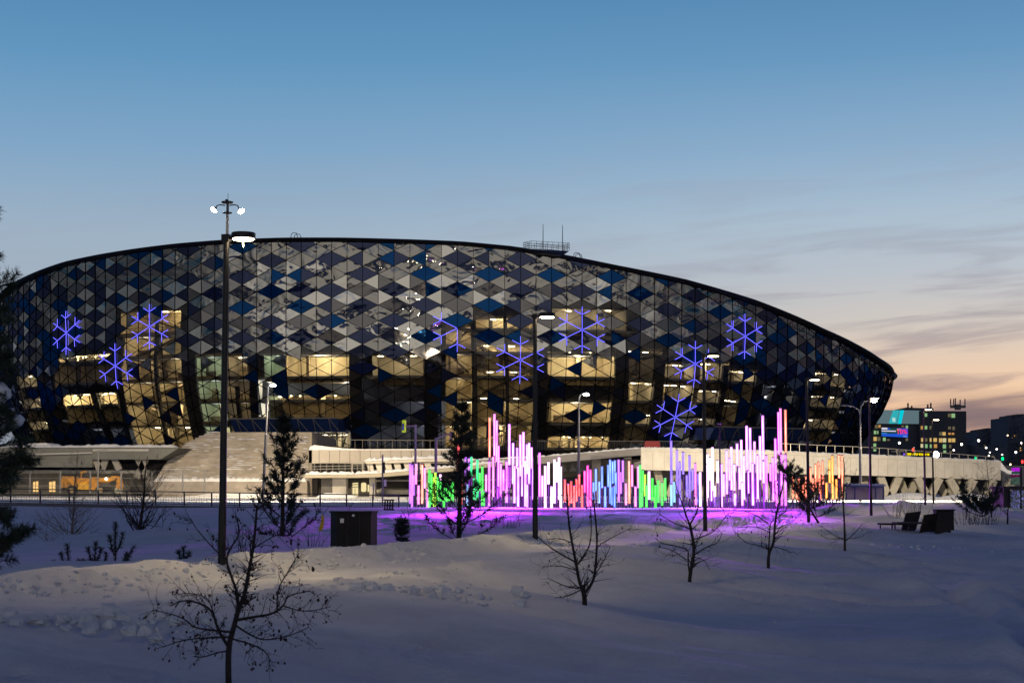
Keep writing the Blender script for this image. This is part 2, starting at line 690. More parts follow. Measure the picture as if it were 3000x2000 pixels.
def gz_raw(x, y):
    x = np.asarray(x, float)
    y = np.asarray(y, float)
    v = x * DV[0] + y * DV[1]
    u = x * DU[0] + y * DU[1]
    vj = v + 0.45 * (fbm(u * 0.35, v * 0.1, 3, 5) - 0.5)
    z = np.interp(vj, VP, ZP)
    crest = np.exp(-((v + 19.2) / 1.0) ** 2)
    z = z + crest * 0.22 * (fbm(u * 0.55, v * 0.5, 4, 11) - 0.5)
    face = np.exp(-((v + 18.4) / 0.8) ** 2)
    z = z + face * (0.40 * (fbm(u * 1.3, v * 1.9, 5, 12, 0.6) - 0.5) + 0.16 * np.abs(fbm(u * 3.1, v * 3.0, 3, 13) - 0.5))
    onpath = sstep(v, -18, -17.2) * (1 - sstep(v, -16.1, -15.4))
    z = z + onpath * (0.05 * (fbm(v * 5.0, u * 0.25, 3, 31) - 0.5) + 0.03 * (fbm(u * 2, v * 2, 3, 32) - 0.5))
    # shoulder clods
    sh = np.exp(-((v + 14.4) / 1.1) ** 2)
    cl_ = np.maximum(0, fbm(u * 1.6, v * 1.6, 4, 21) - 0.52) * sstep(fbm(u * 0.12, v * 0.12, 2, 22), 0.38, 0.6)
    z = z + sh * 0.5 * cl_
    near = sstep(v, -15, -13)
    # drift ridges sweeping to the lower right
    p = 0.85 * x - 0.53 * y
    q = 0.53 * x + 0.85 * y
    qw = q + 2.2 * (fbm(p * 0.06, q * 0.06, 2, 41) - 0.5)
    rid = fbm(p * 0.05, qw * 0.42, 4, 42) - 0.5
    z = z + near * 0.95 * rid
    z = z + near * 0.5 * (fbm(x * 0.08, y * 0.08, 2, 43) - 0.5)
    z = z + near * 0.085 * (fbm(x * 0.9, y * 0.9, 4, 44) - 0.5)
    # patches of wind-broken crust
    pat = sstep(fbm(x * 0.16, y * 0.16, 3, 61), 0.52, 0.66)
    z = z + near * pat * 0.26 * (fbm(p * 0.9, q * 2.2, 5, 62, 0.6) - 0.5)
    # hump at the right with the hollow behind the bench
    z = z + 0.55 * np.exp(-(((x - 21) / 7.0) ** 2 + ((y - 66) / 11.0) ** 2))
    # the field behind the bank
    far = (1 - sstep(v, -22, -20.5))
    z = z + far * 0.22 * (fbm(x * 0.16, y * 0.16, 3, 51) - 0.5)
    lump = np.exp(-(((x - 1.0) / 9.0) ** 2 + ((y - 84) / 15.0) ** 2)) + 0.7 * np.exp(-(((x + 7.0) / 6.0) ** 2 + ((y - 70) / 14.0) ** 2))
    z = z + far * lump * 0.7 * (fbm(x * 0.55, y * 0.4, 4, 52, 0.6) - 0.47)
    mnd = np.exp(-(((x + 10.5) / 2.6) ** 2 + ((y - 54) / 3.0) ** 2))
    z = z + far * mnd * 0.35
    # ploughed heap right of the tubes
    hp = np.exp(-(((x - 25.0) / 4.2) ** 2 + ((y - 113.0) / 3.5) ** 2))
    z = z + hp * (0.55 + 0.9 * (fbm(x * 0.7, y * 0.7, 4, 53) - 0.5))
    hp2 = np.exp(-(((x - 34.5) / 6.0) ** 2 + ((y - 124.0) / 5.0) ** 2))
    z = z + hp2 * (0.35 + 0.6 * (fbm(x * 0.5, y * 0.5, 4, 54) - 0.5))
    # trodden tracks at the right
    for tr, dep in ((TR1, 0.26), (TR2, 0.20)):
        d = dist_poly(x, y, tr)
        z = z - dep * np.exp(-(d / 0.36) ** 2) + 0.06 * np.exp(-((d - 0.65) / 0.3) ** 2)
    fade = 1 - sstep(y, 128, 150)
    z = z * fade * sstep(y, -60, 0) + (1 - sstep(y, -60, 0)) * (-0.6)
    return z


SEATS = []
for (px_, py_, Y_) in ((670, 2000, 19.7), (1713, 1771, 32.4), (2020, 1705, 39.7), (2251, 1662, 46.6), (2475, 1612, 59.0), (2700, 1558, 71.8)):
    p_ = at(px_, py_, Y_)
    SEATS.append((p_.x, p_.y, p_.z - float(gz_raw(np.array([p_.x]), np.array([p_.y]))[0]), {1713: 5.0, 2700: 4.0}.get(px_, 2.8)))


def gz(x, y):
    # the ground meets the foot of each young tree and of the benches
    x = np.asarray(x, float)
    y = np.asarray(y, float)
    z = gz_raw(x, y)
    for sx_, sy_, dz_, rad_ in SEATS:
        d2 = (x - sx_) ** 2 + (y - sy_) ** 2
        z = z + dz_ * np.exp(-d2 / rad_ ** 2) - 0.03 * np.exp(-d2 / 0.18 ** 2)
    return z


def gz1(x, y):
    return float(gz(np.array([x]), np.array([y]))[0])


def build_ground():
    ys = list(-np.geomspace(2500, 3, 22)) + list(np.geomspace(3.2, 10, 24))[:-1] + list(np.geomspace(10, 135, 470))[:-1] + list(np.geomspace(135, 6000, 40))
    ts = np.concatenate([-np.geomspace(2.6, 0.40, 14)[:-1], np.linspace(-0.40, 0.40, 430), np.geomspace(0.40, 2.6, 14)[1:]])
    ys = np.array(ys)
    wdt = np.maximum(np.abs(ys), 4.0)
    X = wdt[:, None] * ts[None, :]
    Y = np.repeat(ys[:, None], len(ts), 1)
    Z = gz(X, Y)
    nr, nc = X.shape
    co = np.stack([X, Y, Z], -1).reshape(-1, 3)
    i = np.arange(nr - 1)[:, None] * nc + np.arange(nc - 1)[None, :]
    quads = np.stack([i, i + 1, i + nc + 1, i + nc], -1).reshape(-1, 4)
    me = bpy.data.meshes.new('snow_ground')
    me.vertices.add(len(co))
    me.vertices.foreach_set('co', co.ravel())
    me.loops.add(quads.size)
    me.loops.foreach_set('vertex_index', quads.ravel())
    me.polygons.add(len(quads))
    me.polygons.foreach_set('loop_start', np.arange(0, quads.size, 4))
    me.polygons.foreach_set('loop_total', np.full(len(quads), 4))
    me.polygons.foreach_set('use_smooth', np.ones(len(quads), bool))
    me.update()
    me.validate()
    me.materials.append(SNOW)
    o = bpy.data.objects.new('snow_ground', me)
    sc.collection.objects.link(o)
    struct(o)


build_ground()


def build_clods():
    """broken lumps left by the plough along the bank and the path edge"""
    rg = random.Random(91)
    m = MB()
    n = 0
    while n < 1500:
        u = rg.uniform(8, 92) ** 1.0
        k = rg.random()
        v = rg.gauss(-18.2, .45) if k < .55 else rg.gauss(-14.4, .7) if k < .85 else rg.uniform(-13, -4)
        dens = float(fbm(np.array([u * .15]), np.array([v * .3]), 2, 71)[0])
        if rg.random() > (dens - .35) * 3:
            continue
        x, y = u * DU[0] + v * DV[0], u * DU[1] + v * DV[1]
        if y < 9:
            continue
        s = rg.uniform(.02, .085) * (1.0 if k < .55 else .8) * (.5 if k >= .85 else 1)
        z = gz1(x, y)
        m.blob((x, y, z + s * .1), (s, s * rg.uniform(.7, 1.2), s * rg.uniform(.4, .8)), 6, 4, .3, rg)
        n += 1
    for cx_, cy_, sx_, sy_, n_ in ((-2.3, 32.6, .9, .35, 60), (-1.0, 32.2, .6, .25, 30), (-5.9, 24.2, .8, .25, 45), (-4.6, 23.6, .6, .2, 25), (14.5, 62, 2.2, 1.0, 40), (-8.2, 26.0, .5, .3, 20)):
        for _ in range(n_):
            x, y = rg.gauss(cx_, sx_), rg.gauss(cy_, sy_)
            s = rg.choice((.03, .05, .05, .08, .12)) * rg.uniform(.7, 1.3)
            m.blob((x, y, gz1(x, y) + s * .25), (s, s * rg.uniform(.7, 1.2), s * rg.uniform(.5, .9)), 7, 5, .3, rg)
    o = m.build('snow_clods', SNOW)
    o['kind'] = 'stuff'
    o['label'] = 'small broken snow clods along the ploughed path'
    o['category'] = 'snow clods'


build_clods()
# ------------------------------------------------------------------ the arena
ACX, ACY, AA, AB = -16.3, 415.0, 107.6, 95.0
COLW, ROWH, ZB = 3.0, 2.95, 4.2


def inset(z, th):
    lo = 6.5 * (np.maximum(0, (26.0 - z)) / 20.0) ** 1.6 * (1 + 0.9 * sstep(np.abs(th), R(50), R(85)))
    return lo + 0.02 * np.maximum(0, 50 - np.maximum(z, 26))


def asurf(th, z, off=0.0):
    """point on the facade; off > 0 goes inward"""
    i = float(inset(z, th)) + off
    return Vector((ACX + (AA - i) * math.sin(th), ACY - (AB - i) * math.cos(th), z))


def anorm(th):
    n = Vector((math.sin(th) / AA, -math.cos(th) / AB, 0))
    return n.normalized()


def th_at(px, z, off=0.0):
    a, b = -1.25, 1.25
    for _ in range(50):
        m = (a + b) / 2
        if pix(asurf(m, z, off))[0] < px:
            a = m
        else:
            b = m
    return (a + b) / 2


def facade_pt(px, py):
    """theta, z of the facade seen at a photo pixel"""
    z = 20.0
    for _ in range(12):
        th = th_at(px, z)
        Y = asurf(th, z).y
        z = at(px, py, Y).z
    return th, z


RIMPX = [(-35, 905), (0, 868), (60, 822), (130, 790), (200, 766), (300, 745), (400, 729), (520, 714), (660, 703), (830, 697), (1000, 697), (1200, 702),
         (1350, 708), (1500, 722), (1640, 745), (1800, 777), (2000, 818), (2200, 877), (2400, 962), (2500, 1010), (2560, 1046), (2600, 1072), (2618, 1086)]
rim_t, rim_z = [], []
for px, py in RIMPX:
    th = th_at(px, 28.0)
    rim_t.append(th)
    rim_z.append(at(px, py + 5, asurf(th, 28.0).y).z)
rim_t = np.array([-2.2, -1.7] + rim_t + [1.55, 1.8, 2.3])
rim_z = np.array([16, 20] + rim_z + [rim_z[-1] - 0.3, rim_z[-1] - 0.6, rim_z[-1] - 1])


def zrim(th):
    return float(np.interp(th, rim_t, rim_z))


# arclength -> theta
_tt = np.linspace(-2.3, 2.3, 4601)
_ds = np.hypot(AA * np.cos(_tt), AB * np.sin(_tt)) * (_tt[1] - _tt[0])
_ss = np.cumsum(_ds)
_ss -= _ss[2300]
s2t = lambda s: float(np.interp(s, _ss, _tt))

arena = thing('glass_arena', (ACX, ACY, 0), 'huge round arena clad in dark and silver triangular glass panes under a dusk sky', 'arena')

NCOL = 68
NROW = 17
VX = {}
for q in range(-NCOL, NCOL + 1):
    th = s2t(q * COLW)
    for j in range(0, NROW + 1):
        z = ZB + (j + 0.5 * (q & 1)) * ROWH
        r = j - (q - (q & 1)) // 2
        cls = (q - r) % 3
        p = asurf(th, z)
        n = anorm(th)
        p = p + n * (rnd.uniform(-.07, .07) + (0.10 if cls == 0 else 0))
        VX[(q, j)] = (p, th, z, cls)


def nb(q, j, side, up):
    """neighbour vertex one column to the side, upper or lower"""
    o = q & 1
    return (q + side, j + (1 if (up and o) else 0) - (0 if up else (0 if o else 1)))


G_SILVER = glass_panel('silver_glass', (0.62, 0.60, 0.57), (0.12, 0.12, 0.12), 0.80, 0.03, 0.34)
G_PALE = glass_panel('pale_glass', (0.37, 0.355, 0.335), (0.15, 0.15, 0.15), 0.72, 0.03, 0.40)
G_GREY = glass_panel('grey_glass', (0.21, 0.205, 0.215), (0.2, 0.2, 0.2), 0.66, 0.06, 0.06)
G_DARK = glass_panel('dark_navy_glass', (0.05, 0.06, 0.115), (0.04, 0.05, 0.10), 0.75, 0.04, 0.06, dif=(0.012, 0.018, 0.05))
G_BLUE = glass_panel('blue_glass', (0.012, 0.065, 0.20), (0.02, 0.08, 0.3), 0.6, 0.05, 0.06, dif=(0.002, 0.03, 0.12))
G_CLEAR = glass_panel('clear_glass', (0.30, 0.30, 0.32), (0.82, 0.76, 0.62), 0.17, 0.04, 0.05)
G_CALM = glass_panel('calm_silver_glass', (0.62, 0.595, 0.56), (0.12, 0.12, 0.12), 0.80, 0.04, 0.03)
G_SMOKE = glass_panel('smoked_glass', (0.13, 0.125, 0.13), (0.55, 0.53, 0.52), 0.35, 0.06, 0.05)
GMATS = [G_SILVER, G_PALE, G_GREY, G_DARK, G_BLUE, G_CLEAR, G_CALM, G_SMOKE]

# lit rooms behind the glass: photo boxes (x0, y0, x1, y1, floors, kind)
ROOMS = [
    (150, 1040, 322, 1132, 1, 'w'), (182, 1152, 342, 1236, 1, 'w'), (62, 1090, 118, 1300, 3, 'd'),
    (352, 905, 540, 1312, 6, 's'),
    (566, 1035, 655, 1300, 4, 'g'), (660, 1035, 730, 1300, 4, 'd'),
    (828, 1032, 1024, 1118, 1, 'w'), (770, 1035, 826, 1118, 1, 'g'),
    (828, 1156, 1028, 1226, 1, 'w'), (785, 1158, 826, 1226, 1, 'g'),
    (1090, 1040, 1245, 1126, 1, 'm'),
    (1306, 950, 1385, 1312, 5, 's'), (1385, 925, 1570, 1312, 5, 's'),
    (1604, 1030, 1812, 1128, 1, 'w'), (1612, 905, 1840, 985, 1, 'd'), (1604, 1170, 1792, 1236, 1, 'w'), (1606, 1278, 1784, 1320, 1, 'w'),
    (1835, 1020, 1935, 1300, 3, 'm'), (2045, 1055, 2128, 1300, 3, 'd'), (1945, 1060, 2040, 1180, 2, 'm'),
    (2128, 1080, 2215, 1250, 2, 'm'), (2375, 1085, 2470, 1290, 3, 'd'),
]
ROOMB = []
for (x0, y0, x1, y1, nf, kind) in ROOMS:
    ta, za = facade_pt(x0, (y0 + y1) / 2)
    tb, _ = facade_pt(x1, (y0 + y1) / 2)
    tm, zt = facade_pt((x0 + x1) / 2, y0)
    _, zb = facade_pt((x0 + x1) / 2, y1)
    ROOMB.append((ta, tb, zb, zt, nf, kind))


def in_room(th, z):
    for b in ROOMB:
        if b[0] - 0.006 < th < b[1] + 0.006 and b[2] - 0.6 < z < b[3] + 0.6:
            return b[5]
    return None


pane = MB()
EDGES = {}
rp = random.Random(21)
pair_kind = {}


def clip(poly):
    """poly of (p, th, z); keep the part under the rim"""
    o = []
    n = len(poly)
    for k in range(n):
        a, b = poly[k], poly[(k + 1) % n]
        da, db = zrim(a[1]) - 0.3 - a[2], zrim(b[1]) - 0.3 - b[2]
        if da >= 0:
            o.append(a)
        if (da >= 0) != (db >= 0):
            t = da / (da - db)
            o.append((a[0].lerp(b[0], t), a[1] + (b[1] - a[1]) * t, a[2] + (b[2] - a[2]) * t))
    return o


for (q, j), V0 in list(VX.items()):
    up = (q, j + 1)
    if up not in VX:
        continue
    for side in (-1, 1):
        o = q & 1
        k = (q + side, j + 1 if o else j)      # the vertex between the two in height
        if k not in VX:
            continue
        tri = [V0, VX[up], VX[k]]
        if side < 0:
            tri = [V0, VX[k], VX[up]]
        # classify by which corner is the raised one
        if V0[3] == 0:
            typ = 'up'        # apex at the bottom of the shared edge: pane leans back, looks at the sky
        elif VX[up][3] == 0:
            typ = 'down'
        else:
            typ = 'side'
        poly = clip([(t[0], t[1], t[2]) for t in tri])
        if len(poly) < 3:
            continue
        cz = sum(t[2] for t in tri) / 3
        cth = sum(t[1] for t in tri) / 3
        rim_gap = zrim(cth) - cz
        key = (q, j)
        if key not in pair_kind:
            pair_kind[key] = (rp.random(), rp.random())
        a, b = pair_kind[key]
        e = rp.random()
        rk = in_room(cth, cz)
        low = cz < 23.5
        flank = float(sstep(np.array([abs(cth)]), R(30), R(54))[0])
        lightcol = bool(q & 1)
        navy = ((j + (q >> 1)) & 1) == 0
        if low:
            if rk:
                mi = 5 if e > 0.09 else (4 if e < 0.06 else 3)
                if rk in 'd' and a < 0.4:
                    mi = 7
            else:
                mi = 7
                if a > 0.90:
                    mi = 4
                elif e < 0.09:
                    mi = 3
                elif e > 0.66:
                    mi = 2
                if flank > .35 and e < .75:
                    mi = (3, 4, 2, 4, 7)[int(a * 4.99)]
                if cz > 20.5 and lightcol and a < 0.6:
                    mi = 1 if e < .6 else 0
                elif cz > 20.5 and not lightcol and navy:
                    mi = 3
        else:
            if lightcol:
                mi = (6 if a < 0.40 else 0 if a < .75 else 1)
                if e > 0.80:
                    mi = 1
                elif e < .06:
                    mi = 2
            elif navy:
                mi = 3
                if a > 0.76:
                    mi = 4
                elif e > 0.86:
                    mi = 4
            else:
                mi = 2
                if a < 0.10:
                    mi = 1
                elif e > 0.93:
                    mi = 4
                elif e < 0.15:
                    mi = 3
            if rk and e < 0.75:
                mi = 5
            if rim_gap < 7.0 and mi in (2, 6):
                mi = 1
            if rp.random() < flank * 0.72:
                mi = (4, 2, 3, 2, 4, 3, 1)[int(a * 6.99)]
        pane.add([p[0] for p in poly], [tuple(range(len(poly)))], mi)
        for A, B in ((V0, VX[up]), (V0, VX[k]), (VX[up], VX[k])):
            ek = tuple(sorted((id(A), id(B))))
            EDGES[ek] = (A, B)
pane.build('glass_panes', GMATS, arena)
mul = MB()
for A, B in EDGES.values():
    if abs(A[1]) > 1.75:
        continue
    pts = [(A[0], A[1], A[2]), (B[0], B[1], B[2])]
    da, db = zrim(A[1]) - 0.4 - A[2], zrim(B[1]) - 0.4 - B[2]
    if da < 0 and db < 0:
        continue
    pa, pb = A[0], B[0]
    if da < 0:
        pa = B[0].lerp(A[0], db / (db - da))
    if db < 0:
        pb = A[0].lerp(B[0], da / (da - db))
    nrm = anorm((A[1] + B[1]) / 2)
    wd = 0.125 if (A[2] + B[2]) / 2 < 24 else 0.085
    mul.bar(pa + nrm * 0.03, pb + nrm * 0.03, wd, 0.14, up=nrm)
mul.build('mullion_grid', mat('mullion', (0.006, 0.006, 0.008), 0.9, spec=0.05), arena)

# rim beam, gutter dots, roof
rim = MB()
ths = np.linspace(-2.15, 2.15, 220)
prof = [(0.25, -0.55), (-1.1, -0.35), (-1.6, 0.05), (-1.4, 0.3), (-0.6, 0.42), (1.5, 0.45), (1.5, -0.55)]
ring = []
for th in ths:
    zr = zrim(th)
    g = 1 - 0.5 * float(sstep(np.array([abs(th)]), R(55), R(85))[0])
    row = []
    for off, dz_ in prof:
        p = asurf(th, 30.0)
        n = anorm(th)
        p = p - n * (off * g)
        p.z = zr + dz_ * g - 0.1
        row.append(p)
    ring.append(row)
npf = len(prof)
vs = [p for r_ in ring for p in r_]
fs = []
for i in range(len(ring) - 1):
    for k in range(npf):
        k2 = (k + 1) % npf
        fs.append((i * npf + k, (i + 1) * npf + k, (i + 1) * npf + k2, i * npf + k2))
rim.add(vs, fs)
rim.build('roof_rim', mat('rim_metal', (0.03, 0.03, 0.035), 0.35, metal=0.4, var=0.4, scale=0.7), arena)
gut = MB()
for k in range(-150, 175):
    th = s2t(k * 1.0 * 0.75)
    zr = zrim(th)
    n = anorm(th)
    p = asurf(th, 30.0) + n * 0.12
    gut.bar(p + Vector((0, 0, zr - 1.9 - p.z)), p + Vector((0, 0, zr - 1.2 - p.z)), 0.12, 0.1)
for k in range(-75, 86):
    a_, b_ = s2t(k * 1.5), s2t(k * 1.5 + 1.5)
    pa = asurf(a_, 30.0) + anorm(a_) * 0.12
    pb = asurf(b_, 30.0) + anorm(b_) * 0.12
    pa.z, pb.z = zrim(a_) - 1.9, zrim(b_) - 1.9
    gut.bar(pa, pb, 0.10, 0.10)
gut.build('gutter_bracket', mat('gutter', (0.02, 0.02, 0.024), 0.5), arena)['kind'] = 'stuff'
roof = MB()
nr_ = 10
rows = []
thf = np.linspace(-math.pi, math.pi, 121)[:-1]
for i in range(nr_ + 1):
    f = 1 - i / nr_
    row = []
    for th in thf:
        t2 = th
        zr = float(np.interp(th, np.concatenate([[-math.pi], rim_t, [math.pi]]), np.concatenate([[18], rim_z, [18]])))
        zc = 41.0
        x = ACX + (AA - 1.2) * f * math.sin(th)
        y = ACY - (AB - 1.2) * f * math.cos(th)
        row.append((x, y, (zr + 0.5) * f ** 1.0 + (zc - 0.0) * (1 - f) - 1.0 * math.sin(f * math.pi)))
    rows.append(row)
vs = [p for r_ in rows for p in r_]
n = len(thf)
fs = [(i * n + k, i * n + (k + 1) % n, (i + 1) * n + (k + 1) % n, (i + 1) * n + k) for i in range(nr_) for k in range(n)]
roof.add(vs, fs)
roof.build('roof', SNOWCAP, arena)

# dark core, floor slabs and the lit rooms
core = MB()
thc = np.linspace(-2.0, 2.0, 90)
for i in range(len(thc) - 1):
    for z0, z1 in ((2.0, 9), (9, 16), (16, 23), (23, 30), (30, 37), (37, 44)):
        zt = min(z1, zrim(thc[i]) - 2, zrim(thc[i + 1]) - 2)
        if zt <= z0:
            continue
        core.add([asurf(thc[i], z0, 10), asurf(thc[i + 1], z0, 10), asurf(thc[i + 1], zt, 10), asurf(thc[i], zt, 10)], [(0, 1, 2, 3)])
for zf in (8.6, 13.2, 17.6, 22.0, 26.5, 31):
    for i in range(len(thc) - 1):
        if zf > zrim(thc[i]) - 4:
            continue
        core.add([asurf(thc[i], zf, 1.2), asurf(thc[i + 1], zf, 1.2), asurf(thc[i + 1], zf, 10), asurf(thc[i], zf, 10),
                  asurf(thc[i], zf - 0.5, 1.2), asurf(thc[i + 1], zf - 0.5, 1.2), asurf(thc[i + 1], zf - 0.5, 10), asurf(thc[i], zf - 0.5, 10)],
                 [(0, 1, 2, 3), (7, 6, 5, 4), (0, 4, 5, 1)])
core.build('inner_core', mat('core_dark', (0.20, 0.215, 0.26), 0.8, var=0.3, scale=0.3), arena)

WALLC = mat('room_cream', (0.74, 0.65, 0.46), 0.7, var=0.34, scale=0.22)
WALLG = mat('room_mint', (0.50, 0.56, 0.46), 0.7, var=0.12, scale=0.25)
WALLM = mat('room_taupe', (0.44, 0.41, 0.35), 0.7, var=0.34, scale=0.22)
ROOMD = mat('room_furniture', (0.16, 0.13, 0.09), 0.7, var=0.3, scale=0.5)
LAMPW = emat('downlight', (1.0, 0.86, 0.6), 45)
LAMPL = emat('strip_light', (1.0, 0.9, 0.7), 28)
rr = random.Random(4)
for (ta, tb, zb, zt, nf, kind) in ROOMB:
    wm = {'w': WALLC, 's': WALLC, 'g': WALLG, 'm': WALLM, 'd': WALLM}[kind]
    dep = 7.5 if kind in 'wm' else 6.0
    i0 = max(float(inset(z, ta)) for z in (zb, zt))
    i1 = min(float(inset(z, ta)) for z in (zb, zt))
    fh = (zt - zb) / nf
    seg = max(2, int((tb - ta) * 100 / 4))
    tl = [ta + (tb - ta) * k / seg for k in range(seg + 1)]
    room = MB()
    furn = MB()
    for f in range(nf):
        z0, z1 = zb + f * fh, zb + (f + 1) * fh - (0.45 if nf > 1 else 0)
        for k in range(seg):
            A, B = tl[k], tl[k + 1]
            zz = (z0 + z1) / 2
            bk0, bk1 = asurf(A, zz, dep), asurf(B, zz, dep)

            def Z(p, z):
                return Vector((p.x, p.y, z))
            room.add([Z(bk0, z0), Z(bk1, z0), Z(bk1, z1), Z(bk0, z1)], [(0, 1, 2, 3)])
            f0, f1 = asurf(A, z0, 0.5), asurf(B, z0, 0.5)
            room.add([f0, f1, Z(bk1, z0), Z(bk0, z0)], [(0, 1, 2, 3)], 1)
            c0, c1 = asurf(A, z1, 0.5), asurf(B, z1, 0.5)
            room.add([c0, c1, Z(bk1, z1), Z(bk0, z1)], [(3, 2, 1, 0)])
            # slab edge above
            if nf > 1:
                g0, g1 = asurf(A, z1 + 0.45, 0.5), asurf(B, z1 + 0.45, 0.5)
                room.add([c0, c1, g1, g0], [(0, 1, 2, 3)], 1)
        for T in (ta, tb):
            b0 = asurf(T, (z0 + z1) / 2, dep)
            f0, c0 = asurf(T, z0, 0.5), asurf(T, z1, 0.5)
            room.add([f0, Vector((b0.x, b0.y, z0)), Vector((b0.x, b0.y, z1)), c0], [(0, 1, 2, 3)])
        # things in the room: columns, rails, counters, stairs
        for _ in range(2 + int((tb - ta) * 22)):
            T = rr.uniform(ta + 0.004, tb - 0.004)
            o_ = rr.uniform(2.5, dep - 1)
            p = asurf(T, z0, o_)
            p.z = z0 + 0.01
            hgt = rr.choice((1.0, 1.1, 1.4, z1 - z0 - 0.05, z1 - z0 - 0.05, 2.1))
            furn.box(p, (rr.uniform(0.4, 0.9) if hgt > 1.5 else rr.uniform(1, 3), 0.5, hgt), T, 0 if rr.random() < 0.6 else 1)
        if kind in 's':
            # stair flight seen edge on, and hand rail
            a_, b_ = asurf(ta + (tb - ta) * 0.12, z0, 3.2), asurf(ta + (tb - ta) * 0.88, z0, 3.2)
            a_.z, b_.z = (z0 + 0.3, z1 - 0.2) if f % 2 == 0 else (z1 - 0.2, z0 + 0.3)
            furn.bar(a_, b_, 1.2, 0.35, 0)
            furn.bar(a_ + Vector((0, -0.6, 1)), b_ + Vector((0, -0.6, 1)), 0.08, 0.08, 0)
        # rail at the glass
        for k in range(seg):
            pa, pb = asurf(tl[k], z0, 1.1), asurf(tl[k + 1], z0, 1.1)
            pa.z = pb.z = z0 + 1.0
            furn.bar(pa, pb, 0.07, 0.07, 0)
    ro = room.build('lit_room', [wm, mat('room_floor', (0.30, 0.25, 0.17), 0.5)], arena)
    furn.build('furnishing', [ROOMD, WALLC], ro)
    tmid = (ta + tb) / 2
    width = (tb - ta) * 100
    for f in range(nf):
        z1 = zb + (f + 1) * fh - (0.45 if nf > 1 else 0)
        nl = {'w': max(5, int(width / 1.9)), 's': 2, 'g': 2, 'm': 3, 'd': 2}[kind]
        if nf > 2 and kind != 's':
            nl = 2
        for k in range(nl):
            T = ta + (tb - ta) * ((k + 0.5) / nl + rr.uniform(-0.25, 0.25) / nl)
            p = asurf(T, z1, rr.uniform(1.4, 4.6))
            lm = MB()
            if kind in 'w':
                lm.lathe([(0.11, 0), (0.12, 0.08)], (p.x, p.y, z1 - 0.12), 8)
                lm.build('ceiling_lamp', LAMPW, ro)
            else:
                lm.box((p.x, p.y, z1 - 0.1), (1.1, 0.25, 0.06), T + rr.choice((0, 0, 0.5)))
                lm.build('ceiling_lamp', LAMPL, ro)
        E = {'w': 42, 's': 12, 'g': 14, 'm': 13, 'd': 9}[kind]
        nlm = max(1, int(width / 7))
        for k in range(nlm):
            T = ta + (tb - ta) * (k + 0.5) / nlm
            p = asurf(T, z1, 3.2)
            col = (1, 0.84, 0.56) if kind != 'g' else (0.85, 1, 0.85)
            lamp_light('room_lamp', 'POINT', (p.x, p.y, z1 - min(0.9, fh * 0.3)), E * width * (fh) / nlm / 1.6, col, ro, 0.5)

# raking dark piers seen through the glass
PIER = mat('raking_pier', (0.03, 0.03, 0.035), 0.7, var=0.3, scale=0.3)
for (xa, ya, xb, yb, wpx) in ((548, 885, 590, 1316, 46), (1822, 985, 1806, 1316, 40), (262, 1130, 330, 1316, 26), (352, 985, 378, 1316, 12), (1592, 1000, 1586, 1316, 22), (1938, 1040, 1905, 1316, 30),
                             (742, 1030, 745, 1240, 22), (1040, 1030, 1050, 1316, 34), (1262, 1030, 1264, 1316, 40), (1386, 925, 1392, 1316, 14), (2132, 1070, 2085, 1316, 18), (2235, 1080, 2180, 1316, 30),
                             (690, 1130, 700, 1240, 10), (1480, 925, 1486, 1316, 9), (455, 930, 492, 1316, 9), (2300, 1050, 2240, 1316, 26), (2360, 1090, 2310, 1316, 14)):
    ta_, za_ = facade_pt(xa, ya)
    tb_, zb_2 = facade_pt(xb, yb)
    m = MB()
    n_ = 6
    w2 = wpx * 0.066 / 2 / 100.0
    L_, R_ = [], []
    for k in range(n_ + 1):
        f = k / n_
        T, z = ta_ + (tb_ - ta_) * f, za_ + (zb_2 - za_) * f
        L_.append((asurf(T - w2, z, .35), asurf(T - w2, z, .95)))
        R_.append((asurf(T + w2, z, .35), asurf(T + w2, z, .95)))
    for k in range(n_):
        m.hexa([L_[k + 1][0], R_[k + 1][0], R_[k + 1][1], L_[k + 1][1]], [L_[k][0], R_[k][0], R_[k][1], L_[k][1]])
    m.build('raking_pier', PIER, arena)

# added unseen fill lights behind the glass, lifting the dark lower panes
for zl, en in ((11.2, 130), (15.7, 120), (20.2, 90)):
    for k in range(15):
        T = R(-62) + R(124) * k / 14
        if in_room(T, zl):
            continue
        p = asurf(T, zl, 5.0)
        lamp_light('interior_fill', 'POINT', (p.x, p.y, zl), en * 4.5, (.92, .95, 1.0), arena, 0.4)

